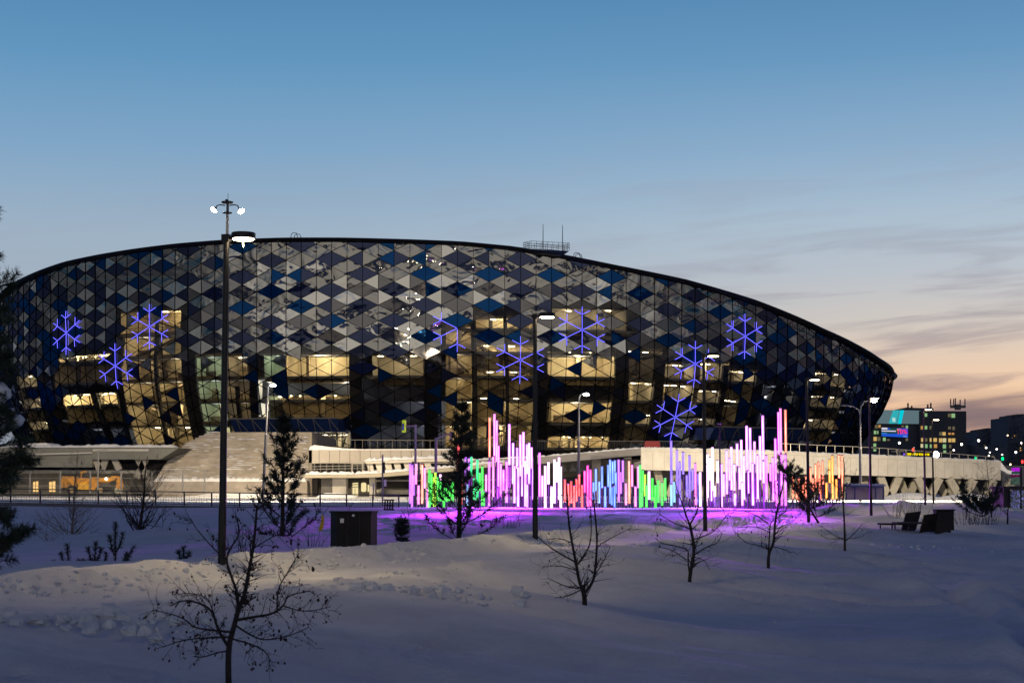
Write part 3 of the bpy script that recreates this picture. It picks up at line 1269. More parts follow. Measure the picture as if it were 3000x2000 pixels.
# entrance canopies of the arena
for (x0, x1, yt, yb) in ((722, 1012, 1230, 1268), (2030, 2292, 1256, 1288)):
    ta, z0 = facade_pt(x0, yb)
    tb, _ = facade_pt(x1, yb)
    _, z1 = facade_pt((x0 + x1) / 2, yt)
    c = MB()
    for k in range(10):
        A, B = ta + (tb - ta) * k / 10, ta + (tb - ta) * (k + 1) / 10
        pts_b = [asurf(A, 20, -1.5), asurf(B, 20, -1.5), asurf(B, z0, 2), asurf(A, z0, 2)]
        pts_t = [asurf(A, 20, -3.6), asurf(B, 20, -3.6), asurf(B, z1, 2), asurf(A, z1, 2)]
        for p in pts_b:
            p.z = z0
        for p in pts_t:
            p.z = z1
        c.hexa(pts_b, pts_t, 0)
    co = c.build('entrance_canopy', NAVY, arena)
    e = MB()
    for k in range(14):
        A, B = ta + (tb - ta) * k / 14, ta + (tb - ta) * (k + 1) / 14
        pa, pb = asurf(A, 20, -3.8), asurf(B, 20, -3.8)
        pa.z = pb.z = z1 + 0.1
        e.bar(pa, pb, 0.25, 0.25)
        pc = asurf(B, 20, -1.9)
        pc.z = z0 + 0.1
        e.bar(pa if k % 2 else pb, pc, 0.12, 0.12)
    e.build('canopy_truss', mat('truss_grey', (0.16, 0.15, 0.15), 0.6), co)
# glazed entrance under the left canopy
ta, z0 = facade_pt(912, 1316)
tb, z1 = facade_pt(1016, 1268)
ent = MB()
gl_ = MB()
NE = 8
for k in range(NE):
    A, B = ta + (tb - ta) * k / NE, ta + (tb - ta) * (k + 1) / NE
    pa, pb = asurf(A, z0, -1.2), asurf(B, z0, -1.2)
    pa.z = pb.z = z0
    ent.bar(pa, (pa.x, pa.y, z1), 0.22, 0.22)
    ent.bar((pa.x, pa.y, z0 + 2.3), (pb.x, pb.y, z0 + 2.3), 0.2, 0.2)
    ent.bar((pa.x, pa.y, z1 - 0.2), (pb.x, pb.y, z1 - 0.2), 0.2, 0.2)
    if k % 3 == 1:
        ent.bar((pa.x, pa.y, z0), ((pa.x + pb.x) / 2, pa.y + 0.2, z0 + 2.2), 0.9, 0.2)
eo = ent.build('entrance_frame', mat('entrance_metal', (0.10, 0.10, 0.08), 0.5), arena)
bk_ = MB()
for k in range(NE):
    A, B = ta + (tb - ta) * k / NE, ta + (tb - ta) * (k + 1) / NE
    pa, pb = asurf(A, z0, 1.5), asurf(B, z0, 1.5)
    pa.z = pb.z = z0 - 0.3
    bk_.add([pa, pb, (pb.x, pb.y, z1 + 0.1), (pa.x, pa.y, z1 + 0.1)], [(0, 1, 2, 3)])
bk_.build('entrance_hall', WALLC, arena)
for k in range(4):
    T = ta + (tb - ta) * (k + 0.5) / 4
    p = asurf(T, z0, -0.2)
    lm = MB()
    lm.box((p.x, p.y, z1 - 0.35), (1.3, 0.3, 0.1), T)
    lm.build('entrance_lamp', LAMPL, eo)
p = asurf((ta + tb) / 2, z0, -0.4)
lamp_light('hall_lamp', 'POINT', (p.x, p.y, z1 - 0.8), 620, (1, 0.88, 0.55), eo, 0.6)

# service platform with two masts on the rim
thp, _ = facade_pt(1600, 745)
pl = thing('service_platform', asurf(thp, 30) + Vector((0, 0, zrim(thp) - 30)), 'railed steel service platform with two thin masts on the roof edge', 'platform')
m = MB()
Yp = asurf(thp, 30).y - 1.0
fl = [at(1533, 734, Yp), at(1555, 729, Yp + 4), at(1668, 735, Yp + 4), at(1645, 748, Yp - 1)]
bt = [at(1545, 742, Yp), at(1560, 738, Yp + 3), at(1650, 748, Yp + 3), at(1640, 752, Yp - 1)]
m.hexa(bt, fl)
m.build('deck', DARKSTEEL, pl)
rl = MB()
cor = [at(1533, 733, Yp), at(1556, 728, Yp + 4), at(1668, 734, Yp + 4), at(1648, 744, Yp - 1)]
for i in range(4):
    a_, b_ = cor[i], cor[(i + 1) % 4]
    for h_ in (0.6, 1.0, 1.45):
        rl.bar(a_ + Vector((0, 0, h_)), b_ + Vector((0, 0, h_)), 0.07)
    ns = 7 if i in (1, 3) else 4
    for k in range(ns + 1):
        p = a_.lerp(b_, k / ns)
        rl.bar(p, p + Vector((0, 0, 1.45)), 0.07)
rl.build('railing', DARKSTEEL, pl)
for px, y0, y1 in ((1591, 729, 656), (1648, 737, 659)):
    mm = MB()
    mm.tube([at(px, y0, Yp + 1), at(px, y1 + 35, Yp + 1), at(px, y1, Yp + 1)], [0.09, 0.08, 0.05], 6)
    mm.build('mast', DARKSTEEL, pl)
for px, label in ((860, 'bent pipe hoop on the highest part of the arena roof edge'), (1692, 'small bent pipe hoop on the roof edge right of the platform')):
    thh, _ = facade_pt(px, 740)
    p0 = asurf(thh, 30)
    p0.z = zrim(thh) + 0.3
    h = MB()
    n = anorm(thh)
    t_ = Vector((-n.y, n.x, 0))
    for o_ in (0, 0.5):
        h.tube([p0 + t_ * (-0.7 + o_) - n * o_, p0 + t_ * (-0.6 + o_) + Vector((0, 0, .75 - o_ * .3)) - n * o_, p0 + t_ * (-0.3 + o_) + Vector((0, 0, 1 - o_ * .4)) - n * o_,
                p0 + t_ * (0.4 + o_) + Vector((0, 0, 0.95 - o_ * .4)) - n * o_, p0 + t_ * (0.7 + o_) - n * o_], 0.07, 6)
    tag(h.build('roof_hoop', DARKSTEEL), label, 'roof hoop')

# snowflake lights, laid along the facade joints
FL_PX = [(193, 978, 6, 'lone blue snowflake light highest at the far left of the arena glass'),
         (337, 1053, 6, 'blue snowflake light lowest of the three on the left side of the arena'),
         (461, 962, 6, 'blue snowflake light beside the lit stairwell, rightmost of the left three'),
         (1345, 955, 3, 'half blue snowflake light with only three lit arms on the arena glass'),
         (1523, 1045, 6, 'blue snowflake light partly hidden behind the second black park lamp'),
         (1710, 965, 6, 'blue snowflake light above the bright oval windows of the arena'),
         (2017, 1068, 6, 'blue snowflake light just left of the third black park lamp head'),
         (2173, 995, 6, 'blue snowflake light highest on the right side of the arena'),
         (1980, 1230, 6, 'lowest blue snowflake light, just above the violet light tubes')]
FLM = emat('snowflake_led', (0.13, 0.12, 1.0), 3.0)
FLC = emat('snowflake_led_core', (0.75, 0.72, 1.0), 1.6)


def axial(q, j):
    return q, j - (q - (q & 1)) // 2


def from_ax(q, r):
    return (q, r + (q - (q & 1)) // 2)


DIRS = [(0, 1), (1, 0), (1, -1), (0, -1), (-1, 0), (-1, 1)]      # up, upper right, lower right, down, lower left, upper left
for (px, py, na, label) in FL_PX:
    best = min(VX.items(), key=lambda kv: (pix(kv[1][0])[0] - px) ** 2 + (pix(kv[1][0])[1] - py) ** 2 if abs(kv[1][1]) < 1.3 else 1e9)
    (q, j), V0 = best
    qa, ra = axial(q, j)
    root = thing('snowflake_light', V0[0], label, 'snowflake light', 'snowflake lights on the arena')

    def vpos(a, b):
        k = from_ax(a, b)
        v_ = VX[k]
        return v_[0] + anorm(v_[1]) * 0.25
    c0 = vpos(qa, ra)
    arms = range(6) if na == 6 else (3, 4, 5)
    for d in arms:
        a1 = (qa + DIRS[d][0], ra + DIRS[d][1])
        if from_ax(*a1) not in VX:
            continue
        p1 = vpos(*a1)
        arm = MB()
        arm.tube([c0.lerp(p1, 0.04), p1], 0.043, 6)
        for e in (d - 1, d, d + 1):
            dd = DIRS[e % 6]
            a2 = (a1[0] + dd[0], a1[1] + dd[1])
            if from_ax(*a2) not in VX:
                continue
            p2 = vpos(*a2)
            arm.tube([p1.lerp(p2, 0.03), p1.lerp(p2, 0.52)], 0.043, 6)
        arm.build('light_arm', FLM, root)
# ------------------------------------------------------------------ plaza, stair, overpasses in front of the arena
def ground_quad(px, py, Y):
    return at(px, py, Y)


def prism(mb, pts, y0, y1, mi=0):
    """front outline given as (px, py) photo points at depth y0, extruded straight back to depth y1"""
    f = [at(x, y, y0) for x, y in pts]
    b = [Vector((p.x, y1, p.z)) for p in f]
    n = len(f)
    mb.add(f + b, [tuple(range(n)), tuple(range(2 * n - 1, n - 1, -1))] + [(i, i + n, (i + 1) % n + n, (i + 1) % n) for i in range(n)], mi)


def snowcap(mb, a, b, wd, h, n, rng, mi=0):
    """lumpy strip of snow lying along a -> b (top of a wall), real thickness"""
    a, b = Vector(a), Vector(b)
    d = (b - a).normalized()
    s = Vector((-d.y, d.x, 0)).normalized() * wd / 2
    k = 5
    rows = []
    for i in range(n + 1):
        p = a.lerp(b, i / n)
        hh = h * rng.uniform(0.55, 1.25) * (0.3 if i in (0, n) else 1)
        row = [p + s * math.cos(math.pi * t / (k - 1)) * rng.uniform(0.96, 1.1) + Vector((0, 0, hh * math.sin(math.pi * t / (k - 1)))) for t in range(k)]
        rows.append(row)
    vs = [p for r in rows for p in r]
    fs = [(i * k + t, i * k + t + 1, (i + 1) * k + t + 1, (i + 1) * k + t) for i in range(n) for t in range(k - 1)]
    fs += [tuple(range(k)), tuple(reversed(range(n * k, n * k + k)))]
    fs += [(i * k, (i + 1) * k, (i + 1) * k + k - 1, i * k + k - 1) for i in range(n)]
    mb.add(vs, fs, mi)


rc = random.Random(33)
# plaza slab under the arena
m = MB()
pz = 4.4
outl = [(-150, 243), (-60, 236), (38, 236), (46, 246), (95, 275), (125, 340), (120, 520), (-150, 520)]
m.add([(x, y, 0.2) for x, y in outl] + [(x, y, pz) for x, y in outl],
      [tuple(range(8, 16))] + [(i, (i + 1) % 8, (i + 1) % 8 + 8, i + 8) for i in range(8)])
struct(m.build('plaza', mat('plaza_concrete', (0.22, 0.21, 0.2), 0.9, var=0.2, scale=0.2)))

# wide snow-dusted outdoor stair
st = thing('outdoor_staircase', at(700, 1440, 216), 'wide curved concrete outdoor staircase dusted with snow below the arena', 'staircase')
NS = 30
zb_, zt_ = at(700, 1446, 216).z, at(700, 1266, 242).z
left = [(1446, 440), (1400, 458), (1360, 482), (1325, 512), (1295, 545), (1275, 585), (1266, 612)]
ml, mt_ = MB(), MB()
for k in range(NS):
    f0, f1 = k / NS, (k + 1) / NS
    Y0 = 216 + 26 * f0
    z0, z1 = zb_ + (zt_ - zb_) * f0, zb_ + (zt_ - zb_) * f1
    py = pix((0, Y0, z1))[1]
    lx = float(np.interp(py, [p[0] for p in reversed(left)], [p[1] for p in reversed(left)]))
    xl, xr = at(lx, 1300, Y0).x, at(905, 1300, Y0).x
    ml.hexa([(xl, Y0, -0.1), (xr, Y0, -0.1), (xr, 245, -0.1), (xl, 245, -0.1)], [(xl, Y0, z1), (xr, Y0, z1), (xr, 245, z1), (xl, 245, z1)])
    # drifts left on the tread
    x = xl
    while x < xr - 0.5:
        ln = rc.uniform(0.5, 3.2)
        if rc.random() < 0.42:
            snowcap(mt_, (x, Y0 + 0.35, z1), (min(x + ln, xr), Y0 + 0.35, z1), 0.5, rc.uniform(0.05, 0.17), max(3, int(ln * 2)), rc)
        x += ln + rc.uniform(0.1, 1.4)
ml.build('steps', mat('stair_concrete', (0.42, 0.375, 0.32), 0.85, var=0.3, scale=0.5), st)
mt_.build('step_snow', SNOWCAP, st)['kind'] = 'stuff'
sw = MB()
prism(sw, [(905, 1266), (914, 1266), (914, 1452), (905, 1452)], 216, 245)
prism(sw, [(905.2, 1264), (919, 1266), (913, 1290), (908, 1318), (905.2, 1330)], 245.2, 247)
sw.build('side_wall', mat('stair_side', (0.22, 0.19, 0.16), 0.85, var=0.2), st)
lw = MB()
prism(lw, [(455, 1410), (900, 1410), (900, 1455), (455, 1455)], 213.5, 215.8)
lw.build('lower_wall', mat('lower_wall', (0.34, 0.30, 0.26), 0.85, var=0.25, scale=0.6), st)
ls = MB()
a_, b_ = at(455, 1410, 214.6), at(900, 1410, 214.6)
snowcap(ls, a_, b_, 2.2, 0.55, 60, rc)
ls.build('wall_snow', SNOWCAP, st)

# grey bridge on the left with its sloping underside and V struts
lb = thing('concrete_bridge', at(250, 1440, 226), 'grey concrete bridge with snowy edge left of the wide stair', 'bridge')
m = MB()
prism(m, [(-420, 1312), (525, 1311), (470, 1345), (270, 1345), (270, 1368), (-420, 1368)], 224, 236)
m.build('deck', mat('bridge_grey', (0.20, 0.205, 0.19), 0.85, var=0.2, scale=0.3), lb)
m = MB()
snowcap(m, at(-420, 1311.5, 225), at(520, 1310, 225), 1.8, 0.4, 90, rc)
m.build('edge_snow', SNOWCAP, lb)
for (xa, ya, xb, yb) in ((272, 1318, 292, 1374), (318, 1322, 300, 1374), (326, 1322, 350, 1376), (440, 1318, 400, 1400), (395, 1320, 440, 1420)):
    m = MB()
    m.bar(at(xa, ya, 225), at(xb, yb, 225), 0.6, 0.8)
    m.build('strut', CONC, lb)
m = MB()
m.bar(at(272, 1318, 224), at(435, 1318, 224), 0.3, 0.3)
m.bar(at(-300, 1340, 223.8), at(270, 1326, 223.8), 0.25, 0.2)
m.build('edge_beam', mat('beam_pale', (0.5, 0.49, 0.45), 0.7), lb)
m = MB()
prism(m, [(88, 1298), (135, 1297), (160, 1308), (180, 1311), (60, 1311)], 227, 233)
m.build('snow_heap', SNOWCAP, lb)

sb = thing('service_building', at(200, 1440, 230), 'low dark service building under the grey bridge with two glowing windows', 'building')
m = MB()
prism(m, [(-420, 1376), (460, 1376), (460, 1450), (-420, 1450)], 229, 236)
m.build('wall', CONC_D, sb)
m = MB()
prism(m, [(-420, 1378), (440, 1378), (440, 1386), (-420, 1386)], 226.5, 229)
m.build('canopy', mat('canopy_grey', (0.3, 0.3, 0.28), 0.8, var=0.2), sb)
WIN = emat('lit_window_warm', (1.0, 0.62, 0.22), 1.1)
for x0, x1 in ((97, 111), (144, 161)):
    m = MB()
    prism(m, [(x0, 1411), (x1, 1409), (x1, 1440), (x0, 1440)], 228.8, 228.98)
    wn = m.build('lit_window', WIN, sb)
    m = MB()
    xm = (x0 + x1) / 2
    prism(m, [(xm - .6, 1409), (xm + .6, 1409), (xm + .6, 1440), (xm - .6, 1440)], 228.7, 228.79)
    m.build('window_bar', DARKSTEEL, wn)

# tall wire fence before the loader
NET = bpy.data.materials.new('fence_net')
NET.use_nodes = True
t = NET.node_tree
t.nodes.clear()
tr = t.nodes.new('ShaderNodeBsdfTransparent')
df = t.nodes.new('ShaderNodeBsdfDiffuse')
df.inputs[0].default_value = (0.35, 0.33, 0.29, 1)
mx = t.nodes.new('ShaderNodeMixShader')
mx.inputs[0].default_value = 0.09
ou = t.nodes.new('ShaderNodeOutputMaterial')
t.links.new(tr.outputs[0], mx.inputs[1])
t.links.new(df.outputs[0], mx.inputs[2])
t.links.new(mx.outputs[0], ou.inputs[0])
wf = thing('wire_fence', at(200, 1443, 200), 'tall see-through wire fence on pale posts in front of the yellow loader', 'fence')
zlo, zhi = at(0, 1444, 200).z, at(0, 1378, 200).z
fx = [at(p, 1400, 200).x for p in (-330, -245, -160, -75, 5, 88, 177, 265, 355, 445, 535, 600)]
for x in fx:
    m = MB()
    m.box((x, 200, zlo), (0.16, 0.16, zhi - zlo))
    m.build('fence_post', GALV, wf)
for xa, xb in zip(fx[:-1], fx[1:]):
    m = MB()
    m.add([(xa, 199.99, zlo), (xb, 199.99, zlo), (xb, 199.99, zhi), (xa, 199.99, zhi)], [(0, 1, 2, 3)], 0)
    for f in (0, 0.33, 0.66, 1.0):
        z = zlo + (zhi - zlo) * f
        m.bar((xa, 199.9, z), (xb, 199.9, z), 0.05, 0.05, 1)
    m.build('fence_panel', [NET, GALV], wf)

# yellow loader behind the wire fence
YL = 212.0
ld = thing('wheel_loader', at(265, 1443, YL), 'yellow telescopic wheel loader with a lit headlamp behind the wire fence', 'loader')


def lbox(name, x0, y0, x1, y1, d0, d1, mt, bev=0.0):
    m = MB()
    w_ = (x1 - x0) * 0.12
    prism(m, [(x0 + w_, y0), (x1 - w_, y0), (x1, y0 + (y1 - y0) * .3), (x1, y1), (x0, y1), (x0, y0 + (y1 - y0) * .3)], YL + d0, YL + d1)
    return m.build(name, mt, ld)


lbox('rear_body', 178, 1395, 222, 1428, -1.1, 1.1, YELLOW)
lbox('engine_hood', 226, 1399, 262, 1418, -0.9, 0.9, YELLOW)
lbox('side_tank', 228, 1412, 260, 1436, -1.2, -0.8, mat('bright_yellow', (0.8, 0.42, 0.02), 0.45, var=0.2))
lbox('cab', 262, 1397, 288, 1436, -1.0, 0.6, YELLOW)
lbox('chassis', 182, 1424, 320, 1434, -0.8, 0.8, DARKSTEEL)
m = MB()
m.bar(at(285, 1405, YL - 0.6), at(330, 1403, YL - 0.6), 0.7, 0.5)
m.bar(at(280, 1408, YL - 0.3), at(322, 1409, YL - 0.3), 0.6, 0.4)
m.bar(at(328, 1400, YL - 0.6), at(346, 1400, YL - 0.6), 0.9, 0.55)
m.bar(at(345, 1399, YL - 0.6), at(352, 1412, YL - 0.6), 0.9, 0.55)
m.bar(at(352, 1411, YL - 0.6), at(350, 1432, YL - 0.6), 0.8, 0.45)
m.build('boom', YELLOW, ld)
m = MB()
m.bar(at(340, 1434, YL - .6), at(356, 1440, YL - .6), 1.6, 0.5)
m.build('bucket', mat('bucket_steel', (0.4, 0.4, 0.33), 0.6, var=0.3), ld)
m = MB()
m.bar(at(238, 1399, YL), at(238, 1384, YL), 0.1)
m.bar(at(237, 1383, YL), at(254, 1380, YL), 0.3, 0.2)
m.build('beacon_mast', YELLOW, ld)
for px in (211, 296):
    c = at(px, 1436, YL - 0.9)
    m = MB()
    m.tube([c + Vector((0, -.25, 0)), c + Vector((0, .25, 0))], 0.66, 18)
    wh = m.build('wheel', RUBBER, ld)
    m = MB()
    m.tube([c + Vector((0, -.28, 0)), c + Vector((0, -.24, 0))], 0.34, 14)
    m.build('rim', mat('rim_tan', (0.35, 0.25, 0.13), 0.6), wh)
m = MB()
c = at(311, 1402, YL - 1.1)
m.blob(c, (0.16, 0.1, 0.16), 10, 6, 0)
m.build('headlamp', emat('headlamp', (1, 0.97, 0.9), 9), ld)

# white parapet left of centre, with its lower snowy ramp
wp = thing('white_parapet', at(1100, 1356, 216), 'pale panelled parapet with a snowy top right of the wide stair', 'parapet')
YW = 216.0
prm = [(905, 1318), (1330, 1316), (1330, 1357), (905, 1357)]
m = MB()
prism(m, prm, YW, YW + 1.2)
m.build('panel_wall', mat('panel_beige', (0.46, 0.42, 0.37), 0.6, var=0.08, scale=0.4), wp)
m = MB()
for px in range(935, 1325, 30):
    a_, b_ = at(px, 1320, YW - .03), at(px, 1356, YW - .03)
    m.bar(a_, b_, 0.05, 0.06)
m.build('panel_joint', JOINT, wp)['kind'] = 'stuff'
m = MB()
prism(m, [(905, 1318), (908, 1308), (920, 1303), (960, 1308), (1010, 1313), (1060, 1315), (1330, 1314), (1330, 1318)], YW - .1, YW + 4)
m.build('top_snow', SNOWCAP, wp)

lr = thing('lower_ramp', at(1100, 1395, 207), 'low snow-covered concrete ramp on thick piers under the pale parapet', 'ramp')
YR = 207.0
m = MB()
top = [(893, 1389), (1040, 1388), (1110, 1385), (1200, 1378), (1330, 1368), (1480, 1352)]
bot = [(1480, 1362), (1330, 1379), (1200, 1390), (1110, 1397), (1040, 1399), (893, 1399)]
prism(m, top + bot, YR, YR + 7)
m.build('deck', mat('ramp_tan', (0.40, 0.36, 0.28), 0.8, var=0.15, scale=0.5), lr)
m = MB()
for (x0, y0), (x1, y1) in zip(top[:-1], top[1:]):
    snowcap(m, at(x0, y0 + .5, YR + .7), at(x1, y1 + .5, YR + .7), 1.5, 0.36, max(6, int((x1 - x0) / 6)), rc)
m.build('deck_snow', SNOWCAP, lr)
for x0, x1, mt in ((941, 974, CONC_D), (974, 1014, CONC), (1082, 1098, CONC), (1240, 1262, CONC), (1380, 1400, CONC_D)):
    m = MB()
    prism(m, [(x0, 1388), (x1, 1388), (x1, 1458), (x0, 1458)], YR + 1.5, YR + 4)
    m.build('pier', mt, lr)
m = MB()
for px in list(range(903, 1085, 18)):
    m.bar(at(px, 1388, YR + .4), at(px, 1356 + abs(px - 990) * .02, YR + .4), 0.07)
for dy in (1355, 1364, 1372):
    m.bar(at(903, dy + 2, YR + .4), at(1070, dy - 1, YR + .4), 0.08)
m.build('railing', mat('rail_grey', (0.2, 0.19, 0.17), 0.5), lr)
m = MB()
prism(m, [(1028, 1352), (1066, 1352), (1066, 1358), (1028, 1358)], YR + 1, YR + 5)
m.bar(at(1032, 1358, YR + 1.2), at(1032, 1386, YR + 1.2), 0.15)
m.bar(at(1062, 1358, YR + 1.2), at(1062, 1386, YR + 1.2), 0.15)
m.build('canopy', mat('ramp_canopy', (0.5, 0.47, 0.4), 0.7), lr)
# leaning fins between the ramp and the parapet
m = MB()
prism(m, [(1068, 1352), (1330, 1342), (1330, 1350), (1068, 1358)], YR + 3, YR + 8)
m.build('upper_deck', CREAM, lr)
m = MB()
snowcap(m, at(1068, 1351, YR + 3.8), at(1330, 1341, YR + 3.8), 1.6, 0.45, 36, rc)
m.build('upper_snow', SNOWCAP, lr)
for px in (1072, 1099, 1126, 1153, 1182, 1212, 1242):
    m = MB()
    prism(m, [(px, 1356), (px + 19, 1355), (px + 24, 1382), (px + 8, 1383)], YR + 3.4, YR + 3.9)
    m.build('fin', CREAM, lr)

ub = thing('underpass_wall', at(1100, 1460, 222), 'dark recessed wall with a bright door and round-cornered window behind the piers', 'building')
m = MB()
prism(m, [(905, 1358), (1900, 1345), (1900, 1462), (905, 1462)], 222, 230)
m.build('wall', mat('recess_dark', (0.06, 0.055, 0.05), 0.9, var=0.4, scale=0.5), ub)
LITW = emat('lit_window_pale', (1.0, 0.82, 0.42), 0.95)
for pts in ([(1031, 1414), (1049, 1413), (1049, 1459), (1031, 1459)], [(1058, 1416), (1061, 1413), (1070, 1413), (1073, 1417), (1073, 1437), (1070, 1440), (1061, 1440), (1058, 1437)],
            [(1077, 1419), (1081, 1419), (1081, 1440), (1077, 1440)]):
    m = MB()
    prism(m, pts, 221.8, 221.98)
    wn = m.build('lit_window' if pts[0][0] != 1031 else 'lit_door', LITW, ub)
    if pts[0][0] == 1031:
        m = MB()
        for y in (1419, 1426):
            m.bar(at(1031, y, 221.7), at(1049, y - 1, 221.7), 0.12, 0.1)
        m.bar(at(1031, 1413, 221.7), at(1031, 1459, 221.7), 0.15, 0.1)
        m.bar(at(1040, 1428, 221.7), at(1040, 1459, 221.7), 0.06, 0.1)
        m.build('door_frame', JOINT, wn)
for a_, b_, w_ in (((1105, 1440), (1200, 1441), 0.9), ((1098, 1408), (1200, 1407), 0.35), ((1100, 1440), (1125, 1428), 0.3), ((1205, 1441), (1500, 1438), 0.8), ((1200, 1407), (1500, 1404), 0.3)):
    m = MB()
    m.bar(at(*a_, 219), at(*b_, 219), w_, w_ * .6)
    m.build('pipe_beam', mat('pipe_pale', (0.45, 0.43, 0.38), 0.7, var=0.15), ub)

# rising beams in the middle
mr = thing('rising_ramp', at(1600, 1345, 212), 'grey ramp beam rising to the right behind the blue light tubes', 'ramp')
m = MB()
prism(m, [(1330, 1350), (1600, 1336), (1882, 1312), (1882, 1332), (1600, 1357), (1330, 1368)], 209, 217)
m.build('deck', mat('mid_grey', (0.26, 0.25, 0.25), 0.8, var=0.2, scale=0.4), mr)
m = MB()
for a_, b_ in (((1330, 1350), (1600, 1336)), ((1600, 1336), (1882, 1312))):
    snowcap(m, at(a_[0], a_[1] + 1, 209.5), at(b_[0], b_[1] + 1, 209.5), 1.0, 0.22, 40, rc)
m.build('deck_snow', SNOWCAP, mr)
for px in (1640, 1668, 1700):
    m = MB()
    prism(m, [(px + 9, 1356), (px + 22, 1380), (px, 1380)], 211, 212)
    m.build('fin', mat('fin_dark', (0.05, 0.05, 0.06), 0.7), mr)
for x0, x1 in ((1735, 1760), (1830, 1850)):
    m = MB()
    prism(m, [(x0, 1340), (x1, 1338), (x1, 1460), (x0, 1460)], 213, 215)
    m.build('pier', CONC, mr)

# long overpass on the right
op = thing('concrete_overpass', at(2400, 1455, 198), 'long cream overpass on V-shaped concrete legs at the right of the arena', 'overpass')
TOPL = [(1878, 1313), (1980, 1314), (2300, 1323), (2600, 1336), (2932, 1351)]
BOTL = [(1878, 1376), (1980, 1378), (2300, 1387), (2600, 1394), (2932, 1406)]
YS = [196, 196, 197, 199, 203]
Ft, Fb = [at(*p, y) for p, y in zip(TOPL, YS)], [at(*p, y) for p, y in zip(BOTL, YS)]
m = MB()
for i in range(4):
    for a_, b_, c_, d_ in ((Fb[i], Fb[i + 1], Ft[i + 1], Ft[i]),):
        o_ = Vector((0, 0.5, 0))
        m.hexa([a_, b_, b_ + o_, a_ + o_], [d_, c_, c_ + o_, d_ + o_])
m.build('parapet', CREAM, op)
m = MB()
for i in range(4):
    n_ = int((TOPL[i + 1][0] - TOPL[i][0]) / 27)
    for k in range(n_):
        f = k / n_
        a_, b_ = Ft[i].lerp(Ft[i + 1], f), Fb[i].lerp(Fb[i + 1], f)
        m.bar(a_ + Vector((0, -.01, -.35)), b_ + Vector((0, -.01, 0.05)), 0.03, 0.03)
    m.bar(Ft[i] + Vector((0, -.01, -.33)), Ft[i + 1] + Vector((0, -.01, -.33)), 0.03, 0.03)
m.build('panel_joint', mat('joint_soft', (0.40, 0.37, 0.31), 0.8), op)['kind'] = 'stuff'
m = MB()
for i in range(4):
    a_, b_ = Fb[i] + Vector((0, .55, .3)), Fb[i + 1] + Vector((0, .55, .3))
    o_ = Vector((0, 11, 0))
    u_ = Vector((0, 0, 0.7))
    m.hexa([a_, b_, b_ + o_, a_ + o_], [a_ + u_, b_ + u_, b_ + o_ + u_, a_ + o_ + u_])
m.build('deck', CONC, op)
m = MB()
for i in range(4):
    snowcap(m, Ft[i] + Vector((0, .25, 0)), Ft[i + 1] + Vector((0, .25, 0)), 0.7, 0.16, 40, rc)
m.build('top_snow', SNOWCAP, op)
for (xt, xb) in ((1925, 1945), (1985, 1958), (2080, 2060), (2110, 2098), (2230, 2250), (2330, 2322), (2365, 2390), (2480, 2472), (2578, 2602), (2633, 2606), (2686, 2718), (2752, 2722), (2780, 2812), (2852, 2822), (2912, 2880)):
    yb = 1458
    yt = float(np.interp(xt, [p[0] for p in BOTL], [p[1] for p in BOTL])) + 1
    for dY in (2.0, 8.0):
        a_, b_ = at(xt, yt, 199 + dY * .7), at(xb, yb, 199 + dY * .7)
        if dY > 5:
            a_.x += 2.2
            b_.x += 2.2
        m = MB()
        m.bar(a_, b_, 0.85, 0.9, up=(0, 1, 0))
        m.build('v_leg', mat('leg_concrete', (0.42, 0.39, 0.32), 0.8, var=0.15, scale=0.5), op)
m = MB()
prev = None
for px in range(2290, 2935, 26):
    f_ = [p[0] for p in TOPL]
    ty = float(np.interp(px, f_, [p[1] for p in TOPL]))
    Y_ = float(np.interp(px, f_, YS)) + 0.3
    hh = 24 if px < 2560 else 24 - (px - 2560) * 0.034
    a_ = at(px, ty, Y_)
    b_ = at(px, ty - hh, Y_)
    m.bar(a_, b_, 0.06)
    if prev:
        m.bar(prev, b_, 0.10, 0.07)
    prev = b_
m.build('railing', mat('rail_pale', (0.5, 0.46, 0.38), 0.4, metal=0.5), op)
m = MB()
prism(m, [(2932, 1352), (2950, 1375), (2985, 1385), (2988, 1392), (2955, 1388), (2932, 1375)], 203, 204)
m.build('end_rubble', SNOWCAP, op)
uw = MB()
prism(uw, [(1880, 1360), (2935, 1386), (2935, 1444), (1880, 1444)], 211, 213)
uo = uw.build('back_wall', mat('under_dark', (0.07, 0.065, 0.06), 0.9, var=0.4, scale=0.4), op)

# rail at the plaza edge (thin posts before the dark glass)
pr = thing('plaza_railing', at(1160, 1314, 238), 'thin grey railing along the plaza edge before the dark arena glass', 'railing')
m = MB()
for px in range(1018, 1345, 22):
    m.bar(at(px, 1318, 238), at(px, 1289, 238), 0.06)
m.bar(at(1018, 1288, 238), at(1345, 1290, 238), 0.09)
m.build('rail', mat('rail_dim', (0.20, 0.18, 0.16), 0.5), pr)
m = MB()
for px in range(1345, 2035, 5):
    m.bar(at(px, 1318, 238), at(px, 1291, 238), 0.025)
m.bar(at(1345, 1290, 238), at(2035, 1292, 238), 0.08)
m.build('baluster_rail', mat('rail_dim2', (0.14, 0.13, 0.13), 0.5), pr)
m = MB()
c = at(1910, 1314, 232)
m.box(c, (2.1, 1.2, 0.8))
m.box(c + Vector((0, 0, .8)), (1.9, 1.0, 0.25))
tag(m.build('red_box', RED), 'dark red box on the deck left of the lowest snowflake light', 'box')

